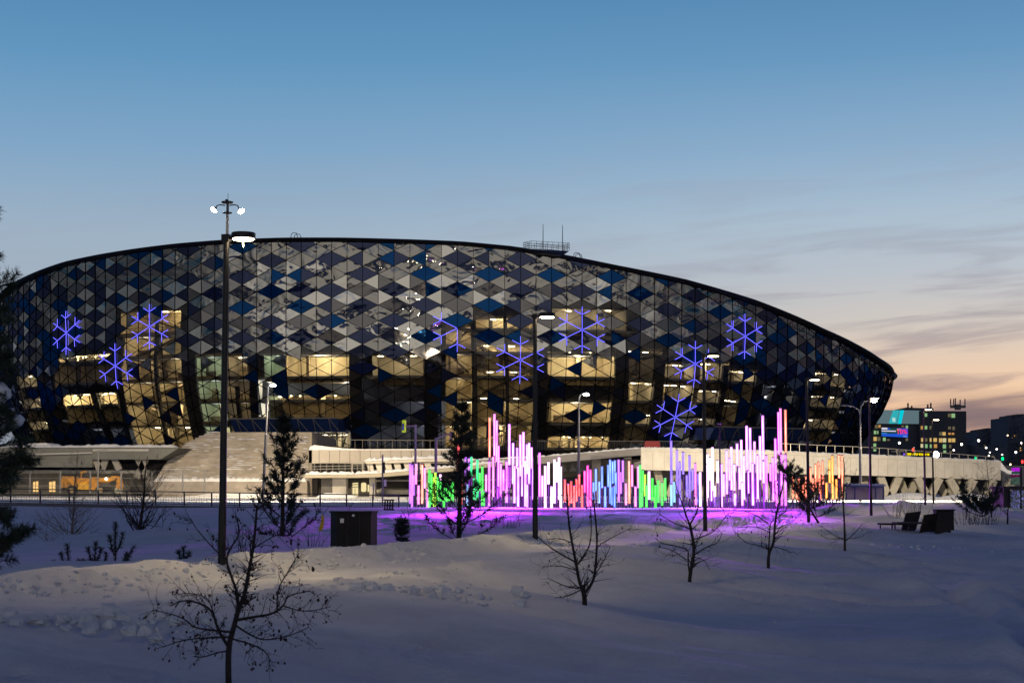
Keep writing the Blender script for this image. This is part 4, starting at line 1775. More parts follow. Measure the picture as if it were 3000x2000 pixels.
# bus shelter in front of the overpass
bs = thing('bus_shelter', at(2535, 1463, 138), 'pale bus shelter with a snow-covered roof behind the twin-arm lamp', 'bus shelter')
YB = 138.0
m = MB()
prism(m, [(2478, 1428), (2588, 1428), (2588, 1464), (2478, 1464)], YB + 1.6, YB + 1.7)
m.build('back_panel', mat('shelter_panel', (0.55, 0.52, 0.48), 0.5, var=0.1), bs)
m = MB()
prism(m, [(2474, 1420), (2590, 1422), (2590, 1428), (2474, 1427)], YB, YB + 2)
m.build('roof', mat('shelter_roof', (0.08, 0.11, 0.2), 0.5), bs)
m = MB()
snowcap(m, at(2474, 1420.5, YB + 1), at(2590, 1422.5, YB + 1), 1.9, 0.17, 20, rc)
m.build('roof_snow', SNOWCAP, bs)
for px in (2479, 2504, 2548, 2565, 2588):
    m = MB()
    m.bar(at(px, 1428, YB + .3), at(px, 1464, YB + .3), 0.12)
    m.build('shelter_post', mat('shelter_post', (0.1, 0.12, 0.2), 0.5), bs)

# ploughed heaps along the road
def heap(px0, px1, ytop, ybase, Y, dep, label, seed):
    a_, b_ = at(px0, ybase, Y), at(px1, ybase, Y)
    h = at(px0, ytop, Y).z - a_.z
    nx, ny = 40, 14
    vs = []
    for i in range(nx + 1):
        for j in range(ny + 1):
            f, g = i / nx, j / ny
            x = a_.x + (b_.x - a_.x) * f
            y = Y - dep / 2 + dep * g
            e = (math.sin(math.pi * f) ** 0.55) * (math.sin(math.pi * g) ** 0.8)
            z = max(-0.1, a_.z) + h * e * (0.55 + 0.9 * float(fbm(np.array([x * .35 + seed]), np.array([y * .45]), 4, seed)[0])) - 0.05
            vs.append((x, y, z))
    fs = [(i * (ny + 1) + j, (i + 1) * (ny + 1) + j, (i + 1) * (ny + 1) + j + 1, i * (ny + 1) + j + 1) for i in range(nx) for j in range(ny)]
    m = MB()
    m.add(vs, fs)
    o = m.build('snow_heap', SNOWCAP, smooth=True)
    tag(o, label, 'snow heap', 'ploughed snow heaps by the road')


heap(925, 1050, 1441, 1462, 198, 5, 'pointed white snow heap before the thick piers', 3)
heap(520, 900, 1441, 1458, 200, 6, 'long low snow heap at the foot of the wide stair', 4)
heap(2590, 2745, 1440, 1458, 190, 6, 'bright snow heap under the overpass left of the twin lamps', 5)
heap(2740, 2915, 1446, 1466, 188, 7, 'grey-white snow heap under the right end of the overpass', 6)
# ------------------------------------------------------------------ park lamps along the path
WARML = emat('lamp_diffuser', (1.0, 0.76, 0.46), 34)
LAMPS = [(650, 1640, 695), (1568, 1562, 925), (2066, 1530, 1040), (2369, 1512, 1110), (2552, 1497, 1165), (2711, 1484, 1198), (2735, 1467, 1228)]
LLAB = ['nearest black park lamp with a lit disc head in front of the left arena', 'second black park lamp standing amid the magenta light tubes',
        'third black park lamp beside the white light tubes', 'fourth black park lamp left of the orange light tubes',
        'fifth black park lamp before the right edge of the arena', 'black park lamp just left of the similar farthest one near the office block',
        'farthest and shortest black park lamp right of its close neighbour']
LH = 7.0
proto = None
for i, ((px, pyb, pyt), lab) in enumerate(zip(LAMPS, LLAB)):
    Y = LH * FPX / (pyb - pyt) * 1.0
    b = at(px, pyb, Y)
    base = Vector((b.x, b.y, min(b.z, gz1(b.x, b.y))))
    topz = at(px, pyt, Y).z
    H = topz - base.z
    t = thing('park_lamp', base, lab, 'park lamp', 'black park lamps along the snowy path')
    m = MB()
    m.tube([base + Vector((0, 0, -0.3)), base + Vector((0, 0, 1.2)), base + Vector((0, 0, 1.25)), base + Vector((0, 0, H))], [0.088, 0.088, 0.078, 0.062], 14)
    pole = m.build('pole', BLACK, t, smooth=False)
    d = Vector((0.97, -0.24, 0))
    if i > 3:
        d = Vector((0.75, -0.66, 0))
    c = base + d * 0.40 + Vector((0, 0, H + 0.01))
    m = MB()
    m.box(base + Vector((0, 0, H - 0.10)), (0.17, 0.17, 0.16), math.atan2(d.y, d.x))
    m.bar(base + Vector((0, 0, H - 0.02)), c + Vector((0, 0, -0.02)), 0.08, 0.06)
    m.build('bracket', BLACK, t)
    m = MB()
    m.lathe([(0.235, -0.06), (0.262, -0.055), (0.265, 0.055), (0.25, 0.075), (0.0001, 0.082)], c, 32)
    hd = m.build('lamp_head', BLACK, t)
    m = MB()
    m.lathe([(0.0001, -0.085), (0.225, -0.082), (0.233, -0.061)], c, 32)
    m.build('diffuser', WARML, hd)
    so_, sc_, se_ = (3.0, 86, 1020) if i == 0 else (1.3, 70, 800)
    for sgn in (-1, 1):
        lamp_light('lamp_beam', 'SPOT', c + Vector((0, 0, -.12)), se_, (1.0, 0.74, 0.36), t, 0.2, R(sc_), c + Vector((0.346 * 5 * sgn + .938 * so_, 0.938 * 5 * sgn - .346 * so_, -7)), 0.6)
    if i == 0:
        m = MB()
        m.tube([c + Vector((0, -.02, -0.08)), c + Vector((0, -.02, -0.24))], 0.018, 6)
        m.build('sensor_rod', mat('sensor_white', (0.7, 0.66, 0.58), 0.5), t)

# ------------------------------------------------------------------ street lamps and the tall floodlight mast
COLD = emat('street_led', (1.0, 0.93, 0.80), 50)
HOT = emat('floodlight_led', (1.0, 0.92, 0.78), 500)


def street_lamp(name, px_base, py_base, px_top, py_knee, heads, Y, label, r0=0.13, energy=0, grp='grey street lamps by the road'):
    b = at(px_base, py_base, Y)
    b.z = min(b.z, 0.0)
    k = at(px_top, py_knee, Y)
    t = thing(name, b, label, 'street lamp', grp)
    mid = b.lerp(k, 0.62)
    m = MB()
    m.tube([b, mid, mid + (k - b).normalized() * 0.03, k], [r0, r0 * 0.95, r0 * 0.7, r0 * 0.5], 12)
    m.build('pole', GALV, t)
    for (hx, hy, lit) in heads:
        h = at(hx, hy, Y - 0.5)
        m = MB()
        c1 = Vector((k.x * .9 + h.x * .1, k.y, k.z + (h.z - k.z) * .55))
        c2 = Vector((k.x * .5 + h.x * .5, k.y, k.z + (h.z - k.z) * .92))
        m.tube([k, c1, c2, h], [r0 * .5, r0 * .45, r0 * .4, r0 * .4], 8)
        m.build('arm', GALV, t)
        s = 1 if h.x >= k.x else -1
        m = MB()
        m.hexa([h + Vector((-.1 * s, -.14, -.03)), h + Vector((.62 * s, -.14, -.03)), h + Vector((.62 * s, .14, -.03)), h + Vector((-.1 * s, .14, -.03))],
               [h + Vector((-.1 * s, -.1, .09)), h + Vector((.5 * s, -.1, .09)), h + Vector((.5 * s, .1, .09)), h + Vector((-.1 * s, .1, .09))])
        hd = m.build('lamp_head', GALV, t)
        if lit:
            m = MB()
            m.blob(h + Vector((.34 * s, -.03, -.07)), (.27, .2, .13), 10, 6, 0)
            m.build('led', COLD, hd)
            if energy:
                lamp_light('street_light', 'SPOT', h + Vector((.9 * s, .3, -.6)), energy, (1, 0.83, 0.58), t, 0.25, R(128), h + Vector((2 * s, 30, -22)), 0.8)
    return t


street_lamp('street_lamp', 770, 1468, 785, 1150, [(789, 1126, 1)], 152, 'bright grey street lamp with a curved arm in front of the wide stair', energy=24000)
street_lamp('street_lamp', 1695, 1470, 1696, 1180, [(1706, 1153, 1)], 150, 'bright grey street lamp behind the red light tubes', energy=9000)
street_lamp('street_lamp', 2521, 1470, 2520, 1215, [(2484, 1188, 0), (2549, 1172, 1)], 152, 'grey twin-arm street lamp with one lit head at the arena right edge', energy=70000)
street_lamp('street_lamp', 286, 1443, 288, 1318, [(300, 1318, 0)], 198, 'thin unlit grey street lamp in front of the yellow loader', r0=0.09)

YM = 170.0
mt = thing('floodlight_mast', at(655, 1462, YM), 'very tall lighting mast with two lit floodlights behind the nearest park lamp', 'floodlight mast')
m = MB()
bs_ = at(655, 1462, YM)
tp = at(667, 592, YM)
m.tube([Vector((bs_.x, bs_.y, 0)), bs_.lerp(tp, .5), tp, tp + Vector((0, 0, .1))], [0.30, 0.22, 0.13, 0.13], 12)
m.build('pole', mat('mast_steel', (0.12, 0.115, 0.11), 0.5, metal=0.4, var=0.2), mt)
m = MB()
m.lathe([(0.2, 0), (0.55, .05), (0.62, .2), (0.3, .28)], at(666, 597, YM), 12)
m.lathe([(0.15, 0), (0.48, .03), (0.48, .12), (0.2, .18)], at(666, 626, YM), 12)
m.lathe([(0.1, 0), (0.16, .2)], at(664, 590, YM), 8)
m.bar(at(668, 590, YM), at(668, 566, YM), 0.04)
m.build('top_frame', DARKSTEEL, mt)
for s, hx, hy in ((-1, 626, 615), (1, 707, 619)):
    m = MB()
    m.tube([at(666 + 6 * s, 602, YM), at(666 + 22 * s, 600, YM), at(666 + 31 * s, 603, YM), at(666 + 33 * s, 611, YM)], 0.06, 6)
    m.build('arm', DARKSTEEL, mt)
    h = at(hx, hy, YM - .3)
    ax = Vector((s * 0.55, -0.45, -0.75)).normalized()
    m = MB()
    m.tube([h - ax * .35, h - ax * .12, h], [0.12, 0.2, 0.36], 16)
    hd = m.build('lamp_housing', DARKSTEEL, mt)
    m = MB()
    m.tube([h + ax * .005, h + ax * .05], [0.33, 0.30], 16)
    m.build('lamp_face', HOT, hd)
    lamp_light('flood_light', 'SPOT', h + ax * .6, 70000, (1, 0.80, 0.52), mt, 0.4, R(96), (h.x + (30 if s > 0 else -22), 222, 0), 0.8)

# ------------------------------------------------------------------ road signs
def sign_pole(px, pyb, pyt, Y, r, label, cat='sign post', mt=GALV):
    b = at(px, pyb, Y)
    t = thing('sign_post', b, label, cat)
    m = MB()
    m.tube([b, at(px, pyt, Y)], r, 10)
    m.build('pole', mt, t)
    return t


t = sign_pole(1217, 1480, 1243, 125, 0.09, 'grey sign post with a yellow-green crossing sign on its arm')
m = MB()
m.bar(at(1216, 1247, 125), at(1187, 1248, 125), 0.09)
m.build('arm', GALV, t)
m = MB()
a_ = at(1182, 1266, 125)
m.hexa([a_ + Vector((-.1, -.3, 0)), a_ + Vector((.1, -.36, 0)), a_ + Vector((.16, .36, 0)), a_ + Vector((-.05, .4, 0))],
       [a_ + Vector((-.08, -.3, .88)), a_ + Vector((.13, -.36, .88)), a_ + Vector((.18, .36, .88)), a_ + Vector((-.03, .4, .88))])
sp = m.build('sign_board', mat('lime_self_glow', (0.55, 0.75, 0.02), 0.4, emit=(0.6, 0.85, 0.02), estr=0.35), t)  # brightness put into the paint: the unlit board glows slightly by itself
m = MB()
a_ = at(1180.5, 1260, 124.4)
m.bar(a_ + Vector((0, 0, 0)), a_ + Vector((0.02, -.02, .5)), 0.12, 0.3)
m.build('sign_face', mat('sign_blue', (0.02, 0.06, 0.3), 0.5), sp)
t = sign_pole(1277, 1480, 1282, 130, 0.11, 'grey pole with a slanted arm and sign half hidden by the dark pine')
m = MB()
m.bar(at(1278, 1285, 130), at(1321, 1268, 130), 0.11)
m.build('arm', GALV, t)
m = MB()
m.bar(at(1322, 1264, 130), at(1323, 1286, 130), 0.25, 0.5)
m.build('sign_board', GALV, t)
t = sign_pole(1121, 1482, 1331, 124, 0.06, 'slim violet-lit post with a dark panel left of the light tubes')
m = MB()
m.bar(at(1125, 1353, 124), at(1125, 1385, 124), 0.14, 0.3)
m.build('dark_panel', BLACK, t)
m = MB()
m.bar(at(1128.5, 1404, 124), at(1128.5, 1424, 124), 0.18, 0.05)
m.build('small_board', mat('board_white', (0.7, 0.68, 0.7), 0.5), t)
t = sign_pole(1094, 1465, 1415, 150, 0.05, 'short post with a small pale square sign before the underpass')
m = MB()
m.bar(at(1094, 1416, 149.8), at(1094, 1430, 149.8), 0.16, 0.03)
m.build('sign_board', mat('board_white', (0.7, 0.68, 0.7), 0.5), t)
t = sign_pole(1212, 1400, 1352, 124.5, 0.02, 'dark unlit panel post between lilac light tubes', mt=BLACK)
m = MB()
m.bar(at(1227, 1353, 124.5), at(1227, 1402, 124.5), 0.16, 0.1)
m.bar(at(1209, 1351, 124.5), at(1209, 1380, 124.5), 0.12, 0.1)
m.build('dark_panel', mat('panel_grey_dark', (0.08, 0.07, 0.09), 0.6), t)

t = thing('lamp_post', at(2109, 1486, 116), 'thin dark lamp post with a small flat cap amid the white tubes', 'lamp post')
m = MB()
m.tube([at(2111, 1488, 116), at(2108, 1243, 116)], [0.07, 0.045], 10)
m.build('pole', BLACK, t)
m = MB()
m.lathe([(0.05, -.05), (0.2, 0), (0.19, .05), (0.06, .1)], at(2108, 1241, 116), 14)
m.build('cap', BLACK, t)
m = MB()
m.box(at(2102, 1483, 116.6), (0.37, 0.3, 0.62))
m.box(at(2102, 1483, 116.6) + Vector((0, 0, .62)), (0.42, 0.35, 0.05))
tag(m.build('switch_box', mat('box_white', (0.65, 0.6, 0.66), 0.5)), 'small pale switch box at the foot of the thin lamp post', 'box')

# pallet leaning, utility cabinet, flag
t = thing('wooden_pallet', at(1138, 1493, 112), 'slatted wooden pallet standing on edge beside the railing end', 'pallet')
for k in range(4):
    m = MB()
    a_, b_ = at(1127 + 7.5 * k, 1493, 112), at(1128.5 + 7.5 * k, 1464, 112)
    m.bar(a_, b_, 0.10, 0.05, up=(0, 1, 0))
    m.build('slat', WOOD, t)
for y in (1464, 1480, 1492):
    m = MB()
    m.bar(at(1123, y, 112.05), at(1155, y, 112.05), 0.06, 0.09)
    m.build('crossbar', WOOD, t)

YC = 46.5
t = thing('utility_cabinet', at(1026, 1612, YC), 'dark metal utility cabinet with a small white sticker behind the snow bank', 'cabinet')
m = MB()
zc0, zc1 = at(1026, 1640, YC).z, at(1026, 1502, YC).z
xa, xm, xb = at(965, 1500, YC).x, at(987, 1500, YC).x, at(1087, 1500, YC).x
f = [(xm, YC, zc0), (xb, YC, zc0), (xb + .12, YC + .6, zc0), (xa, YC + .35, zc0)]
m.hexa(f, [(p[0], p[1], zc1) for p in f])
m.build('body', mat('cabinet_paint', (0.010, 0.0095, 0.012), 0.6, var=0.3, scale=3, spec=.2), t)
m = MB()
f2 = [(xm - .03, YC - .05, zc1), (xb + .03, YC - .05, zc1), (xb + .15, YC + .65, zc1), (xa - .04, YC + .37, zc1)]
m.hexa(f2, [(p[0], p[1], p[2] + 0.05) for p in f2])
m.build('lid', mat('cabinet_paint', (0.010, 0.0095, 0.012)), t)
for px in (1020, 1053):
    m = MB()
    m.bar(at(px, 1506, YC - .012), at(px, 1604, YC - .012), 0.012, 0.012)
    m.build('door_seam', BLACK, t)
m = MB()
m.bar(at(1002, 1518, YC - .01), at(1002, 1531, YC - .01), 0.10, 0.015)
m.build('sticker', mat('board_white', (0.7, 0.68, 0.7), 0.5), t)
m = MB()
c = at(1035, 1509, YC - .02)
m.tube([c + Vector((0, -.02, 0)), c + Vector((0, .02, 0))], 0.035, 12)
m.build('emblem', mat('board_white', (0.7, 0.68, 0.7), 0.5), t)

t = thing('yellow_flag', at(941, 1560, 48), 'narrow yellow flag hanging from a twig left of the dark cabinet', 'flag')
m = MB()
n_ = 8
vs = []
for i in range(n_ + 1):
    f = i / n_
    cx = 945 - 5 * f + 2 * math.sin(f * 4)
    hw = 3 + 3.5 * f - (1 if f > .8 else 0)
    for s in (-1, 1):
        p = at(cx + s * hw, 1508 + 46 * f, 48 + 0.05 * math.sin(f * 6 + s))
        vs.append(p)
        vs.append(p + Vector((0, 0.012, 0)))
fs = []
for i in range(n_):
    o = i * 4
    fs += [(o, o + 2, o + 6, o + 4), (o + 1, o + 5, o + 7, o + 3), (o, o + 4, o + 5, o + 1), (o + 2, o + 3, o + 7, o + 6)]
m.add(vs, fs)
m.build('cloth', mat('flag_yellow', (0.75, 0.5, 0.01), 0.6, var=0.15, scale=4), t)
m = MB()
c = at(941, 1524, 47.97)
m.blob(c, (0.025, 0.01, 0.02), 8, 5, 0)
m.build('dark_mark', BLACK, t)
m = MB()
m.tube([at(930, 1530, 48.1), at(946, 1507, 48.1), at(965, 1482, 48.1)], [.012, .009, .005], 5)
m.build('twig', BARK, t)

# low railing between park and road
rf = thing('low_railing', at(500, 1487, 119), 'long low black railing with wire infill along the bright road', 'railing')
YF = [(-400, 1474, 118.6), (30, 1474, 118.8), (620, 1485, 119.0), (1168, 1493, 117.4)]
fxs = [p[0] for p in YF]
RAILM = mat('rail_black', (0.035, 0.035, 0.05), 0.5)


def fpt(px, h):
    y = float(np.interp(px, fxs, [p[1] for p in YF]))
    return at(px, y - h, 118.7)


posts = [-400, -310, -225, -140, -55, 31, 118, 203, 288, 372, 456, 540, 620, 702, 783, 862, 938, 1015, 1092, 1168]
for px in posts:
    m = MB()
    m.bar(fpt(px, -3), fpt(px, 43), 0.10, 0.08)
    m.build('post', RAILM, rf)
for pa, pb in zip(posts[:-1], posts[1:]):
    m = MB()
    m.bar(fpt(pa, 43), fpt(pb, 43), 0.06, 0.07)
    m.bar(fpt(pa, 7), fpt(pb, 7), 0.04, 0.05)
    for h in (13, 20, 27, 33):
        m.bar(fpt(pa, h), fpt(pb, h), 0.014, 0.014)
    for k in range(1, 11):
        px = pa + (pb - pa) * k / 11
        m.bar(fpt(px, 7), fpt(px, 27 if k % 2 else 33), 0.012, 0.012)
    m.build('infill_panel', RAILM, rf)
m = MB()
vs = []
for px in range(-400, 1180, 20):
    for h, dy in ((-7, -0.15), (3, -0.15), (3, 0.15), (-7, 0.15)):
        p = fpt(px, h)
        p.y += dy
        vs.append(p)
n_ = len(vs) // 4
m.add(vs, [(i * 4 + k, i * 4 + (k + 1) % 4, i * 4 + 4 + (k + 1) % 4, i * 4 + 4 + k) for i in range(n_ - 1) for k in range(4)])
m.build('kerb', mat('kerb_grey', (0.12, 0.12, 0.14), 0.8, var=0.2), rf)

# ------------------------------------------------------------------ the light tubes
TUBES = """1201.5,1357,1475,v 1207,1361,1489,v 1212,1391,1451,v 1218.7,1358,1418,p 1226,1421,1477,p 1236.5,1360,1475,o 1244,1370,1430,p 1252,1431,1488,p
1258,1376,1489,g 1263.5,1387,1477,g 1271,1397,1486,y 1275,1383,1483,y 1281.5,1396,1475,g 1291,1408,1467,g 1290,1389,1409,w 1300,1428,1489,g 1308,1415,1469,g 1317,1423,1467,g 1326,1408,1468,g
1343,1301,1382,r 1351,1417,1477,r 1364,1338,1403,v 1370,1419,1480,c 1374,1342,1378,v 1381,1338,1394,t 1389,1401,1463,t 1398.5,1346,1465,t 1405.5,1385,1437,g 1413,1366,1480,g 1417,1439,1481,g 1424,1390,1439,p
1434.5,1223,1339,o 1433,1351,1482,m 1448.5,1212,1335,p 1455,1231,1352,m 1445,1337,1455,p 1460,1305,1425,m 1467,1357,1457,m 1474.7,1375,1437,m 1458,1429,1467,p 1484.5,1351,1472,m 1492,1242,1362,x 1492,1367,1428,m 1503,1297,1417,x 1507,1364,1473,x 1515,1311,1372,x 1518,1368,1484,x 1524.5,1273,1394,x 1533.4,1265,1368,x 1530,1360,1453,x 1539,1348,1483,x 1544,1301,1388,x 1544,1419,1486,x 1550,1297,1417,x 1557,1310,1372,x 1562,1340,1463,x
1581,1326,1455,m 1589,1393,1454,x 1597.5,1364,1487,w 1607,1353,1418,w 1616,1425,1487,w 1624.5,1345,1474,w 1631,1353,1412,w 1638,1339,1463,w 1643,1366,1487,w
1655,1404,1469,r 1665,1417,1482,r 1673.5,1409,1474,r 1682,1423,1487,r 1689,1403,1468,r 1697,1389,1453,r 1705.5,1421,1486,r 1713,1379,1443,k 1722,1363,1484,k 1730,1375,1482,k
1739,1412,1463,b 1746,1373,1438,b 1756,1410,1474,b 1764,1366,1429,b 1773,1426,1486,b 1782,1361,1426,b 1788,1346,1474,b 1795,1351,1416,b 1801.6,1348,1412,b 1792.6,1426,1479,b 1800.6,1424,1486,b 1804.5,1383,1446,b
1813,1346,1470,v 1819,1382,1446,v 1825,1348,1412,v 1834,1415,1479,p 1843.6,1350,1475,o 1852,1361,1425,p 1862,1425,1484,p 1869.6,1365,1429,p
1876,1361,1486,g 1883,1377,1440,g 1881,1440,1484,g 1889.5,1389,1453,y 1894,1421,1485,g 1900,1387,1452,g 1902,1380,1463,w 1911.6,1400,1466,g 1920.6,1421,1486,g 1928.6,1406,1472,g 1939.7,1414,1480,g 1949,1400,1466,g
1967,1291,1415,V 1967,1419,1481,c 1975.6,1410,1471,c 1984,1318,1444,V 1992.4,1353,1478,V 2001.7,1324,1389,V 2012.6,1392,1455,V 2021,1334,1459,V 2029.6,1374,1437,V 2038,1357,1481,p 2046.8,1388,1479,V 2052,1382,1483,w
2069.5,1360,1481,w 2073.5,1330,1457,w 2080.4,1340,1406,w 2088.3,1310,1437,w 2083.4,1406,1467,w 2094,1423,1457,w 2102.7,1349,1414,w
2114.6,1359,1485,x 2120.5,1388,1453,x 2129.8,1320,1447,x 2137.7,1342,1407,x 2143.7,1309,1435,x 2151.6,1360,1437,x 2153.5,1445,1481,x 2160,1299,1364,x 2167.4,1368,1433,x 2173,1288,1413,x 2175,1413,1481,x 2180,1335,1463,x 2188.7,1247,1376,x 2192,1378,1445,x 2198.6,1253,1382,x 2206,1357,1480,x 2211,1293,1358,x 2220.4,1334,1461,x 2228,1277,1405,x 2236,1217,1346,x 2237.6,1351,1415,x 2246,1334,1463,m 2257.7,1358,1409,m 2266,1340,1469,m 2272.8,1284,1407,m 2275.5,1409,1481,m 2282,1207,1334,m 2288,1196,1324,p 2291,1331,1481,m 2302.4,1200,1326,o 2302,1332,1481,m
2323.5,1395,1461,q 2334,1425,1463,q 2341.7,1402,1468,q 2353,1416,1470,q 2361.4,1395,1461,q 2375.8,1369,1432,q 2382.4,1400,1440,q 2390,1359,1435,q 2398,1353,1412,q 2401.4,1365,1444,q 2403,1398,1463,q 2411,1350,1418,q 2421.7,1414,1463,a 2431,1346,1414,a 2440,1334,1462,a 2451,1403,1461,a 2458.5,1333,1400,q 2468.7,1334,1457,q"""
TCOL = {'v': ('lilac', (1.6, .42, 3.2)), 'p': ('pink', (4.2, .85, 3.0)), 'o': ('orange-pink', (5.0, 1.15, .8)), 'g': ('green', (.16, 2.2, .22)),
        'y': ('yellow-green', (1.3, 2.6, .12)), 'w': ('white', (5.0, 2.6, 4.6)), 'm': ('magenta', (4.2, .42, 5.0)), 'x': ('pinkish white', (4.6, .85, 6.5)),
        'r': ('red', (5.0, .38, .50)), 'k': ('hot pink', (5.5, .30, 2.6)), 'b': ('pale blue', (.50, 1.0, 4.5)), 'c': ('cyan', (.5, 1.1, 1.7)),
        'a': ('amber', (5.0, 1.7, .22)), 'q': ('orange', (6.0, 1.15, .55)), 'V': ('violet', (.62, .36, 2.2)), 't': ('teal green', (.06, 1.5, .45))}
CLUST = [(1255.5, 'lilac group at the far left'), (1335, 'green group left of the pine'), (1427, 'mixed group behind the pine'),
         (1570, 'tall magenta group left of centre'), (1650, 'white group beside the second lamp'), (1734, 'red group behind bare tree'),
         (1809, 'pale blue group'), (1872, 'pink group beside the blue'), (1956, 'low green group on the right'), (2060, 'violet group under a snowflake'),
         (2112, 'white group at the third lamp'), (2310, 'tallest magenta group on the right'), (9999, 'orange group at the right end')]
ORD = 'first second third fourth fifth sixth seventh eighth ninth tenth eleventh twelfth thirteenth fourteenth fifteenth sixteenth seventeenth eighteenth nineteenth twentieth twenty-first twenty-second twenty-third twenty-fourth twenty-fifth twenty-sixth twenty-seventh twenty-eighth twenty-ninth thirtieth thirty-first thirty-second thirty-third thirty-fourth thirty-fifth'.split()
TL = []
for s in TUBES.split():
    a, b, c, d = s.split(',')
    TL.append((float(a), float(b), float(c), d))
TL.sort()
cnt = {}
rt = random.Random(12)
POSTM = mat('tube_post', (0.05, 0.045, 0.06), 0.5, metal=0.3)
CAPM = mat('tube_cap', (0.12, 0.11, 0.13), 0.5)
for (px, yt, yb, c) in TL:
    nm, col = TCOL[c]
    ci = next(i for i, (lim, _) in enumerate(CLUST) if px < lim)
    k = cnt.get(ci, 0)
    cnt[ci] = k + 1
    Y = 118.2 if yb > 1480 else rt.uniform(118.9, 121.5)
    if yb > 1480:
        Y += rt.uniform(-0.3, 0.3)
    if px > 2310:
        Y += 3.0
    lo, hi = at(px, yb, Y), at(px, yt, Y)
    hi.x = lo.x
    gzz = gz1(lo.x, Y) - 0.1
    size = 'short' if (yb - yt) < 90 else 'long'
    lab = f"{size} {nm} light tube, {ORD[k]} from left in the {CLUST[ci][1]}"
    t = thing('light_tube', (lo.x, Y, gzz), lab, 'light tube', 'coloured light tubes on the snow')
    r = 0.088
    m = MB()
    m.tube([(0, 0, lo.z - gzz), (0, 0, hi.z - gzz)], r, 14)
    mxc = max(col)
    nm_ = nm.replace(' ', '_')
    df_ = m.build('diffuser', tube_mat('sleeve_' + nm_, (tuple(c_ / mxc * 1.25 for c_ in col) if c not in 'xw' else tuple(c_ / mxc * 1.5 + .22 for c_ in col))), t, local=True)
    m = MB()
    m.tube([(0, 0, lo.z - gzz + .02), (0, 0, hi.z - gzz - .02)], r * (.66 if c in 'xmw' else .5), 8)
    m.build('light_core', core_mat('core_' + nm_, tuple(c_ * 1.25 + mxc * (.17 if c in 'xmw' else .09) + .12 for c_ in col)), df_, local=True)
    m = MB()
    m.lathe([(r * .98, hi.z - gzz + 0.001), (r * 1.02, hi.z - gzz + .03), (r * .7, hi.z - gzz + .06)], (0, 0, 0), 12)
    m.build('end_cap', CAPM, t, local=True)
    if lo.z - gzz > 0.12:
        m = MB()
        m.tube([(0, 0, 0), (0, 0, lo.z - gzz - .001)], 0.05, 8)
        m.build('post', POSTM, t, local=True)
    if c in 'xmVbkv' and k % 3 == 1:
        pw, pc = {'x': (24000, (.46, .03, 1)), 'm': (15000, (.55, .03, 1)), 'V': (9000, (.30, .10, 1)), 'b': (6000, (.25, .14, 1)), 'k': (7000, (.8, .08, .7)), 'v': (3000, (.36, .12, 1))}[c]
        if 1400 < px < 1600 or px > 2110 or c not in 'xm':
            # added unseen spot and point lights that throw colour over the snow
            lamp_light('snow_tint_spot', 'SPOT', (lo.x, 117.2, gzz + 5.0), pw * (2.2 if px < 1610 else 1.0), pc, t, 0.3, R(22), (lo.x - lo.x / 117 * 21 - (2.5 if px < 1610 else 0), 96.2, gzz), 1.0)
            lamp_light('snow_tint_fill', 'POINT', (lo.x, 117.2, gzz + 1.4), pw * .02, pc, t, 0.2)
# short dark stakes of the base frame behind the tubes
sf = thing('stake_fence', at(1700, 1487, 122.5), 'low dark stake fence running behind the light tubes', 'fence')
m = MB()
x = 1200
while x < 2310:
    p = at(x, 1480, 122.5)
    p.z = gz1(p.x, p.y) - .1
    m.bar(p, p + Vector((0, 0, .85)), 0.05, 0.05)
    x += 6.3
m.build('stake', POSTM, sf)['kind'] = 'stuff'
m = MB()
m.bar(at(1200, 1466, 122.5), at(2310, 1466, 122.5), 0.06, 0.06)
m.build('top_bar', POSTM, sf)
# ------------------------------------------------------------------ trees
def twigs(mb, base, dirn, length, r, depth, rng, droop=0.0, tips=None, up=0.0, kids=(3, 5), ang=(0.5, 1.0), n=4):
    """a crooked tapering shoot with finer shoots along it"""
    d = dirn.normalized()
    seg = max(3, int(length / 0.12)) if depth else 3
    seg = min(seg, 7)
    pts = [base]
    p = base.copy()
    for i in range(seg):
        d = (d + Vector((rng.uniform(-1, 1), rng.uniform(-1, 1), rng.uniform(-1, 1))) * 0.20 + Vector((0, 0, up - droop * i / seg))).normalized()
        p = p + d * (length / seg)
        pts.append(p.copy())
    rad = [max(r * (1 - 0.75 * i / seg), 0.0022) for i in range(seg + 1)]
    mb.tube(pts, rad, n if depth > 1 else 3, cap=False)
    if tips is not None:
        tips.append(pts[-1])
        if depth == 0:
            tips.append(pts[len(pts) // 2])
    if depth <= 0:
        return
    for _ in range(rng.randint(*kids)):
        i = rng.randint(1, seg)
        f = i / seg
        a = (pts[i] - pts[i - 1]).normalized()
        s = a.orthogonal().normalized()
        s.rotate(Matrix.Rotation(rng.uniform(0, 6.28), 3, a))
        t_ = rng.uniform(*ang)
        nd = a * math.cos(t_) + s * math.sin(t_)
        twigs(mb, pts[i], nd, length * rng.uniform(0.35, 0.6) * (1.1 - 0.4 * f), rad[i] * 0.65, depth - 1, rng, droop, tips, up, kids, ang, n)


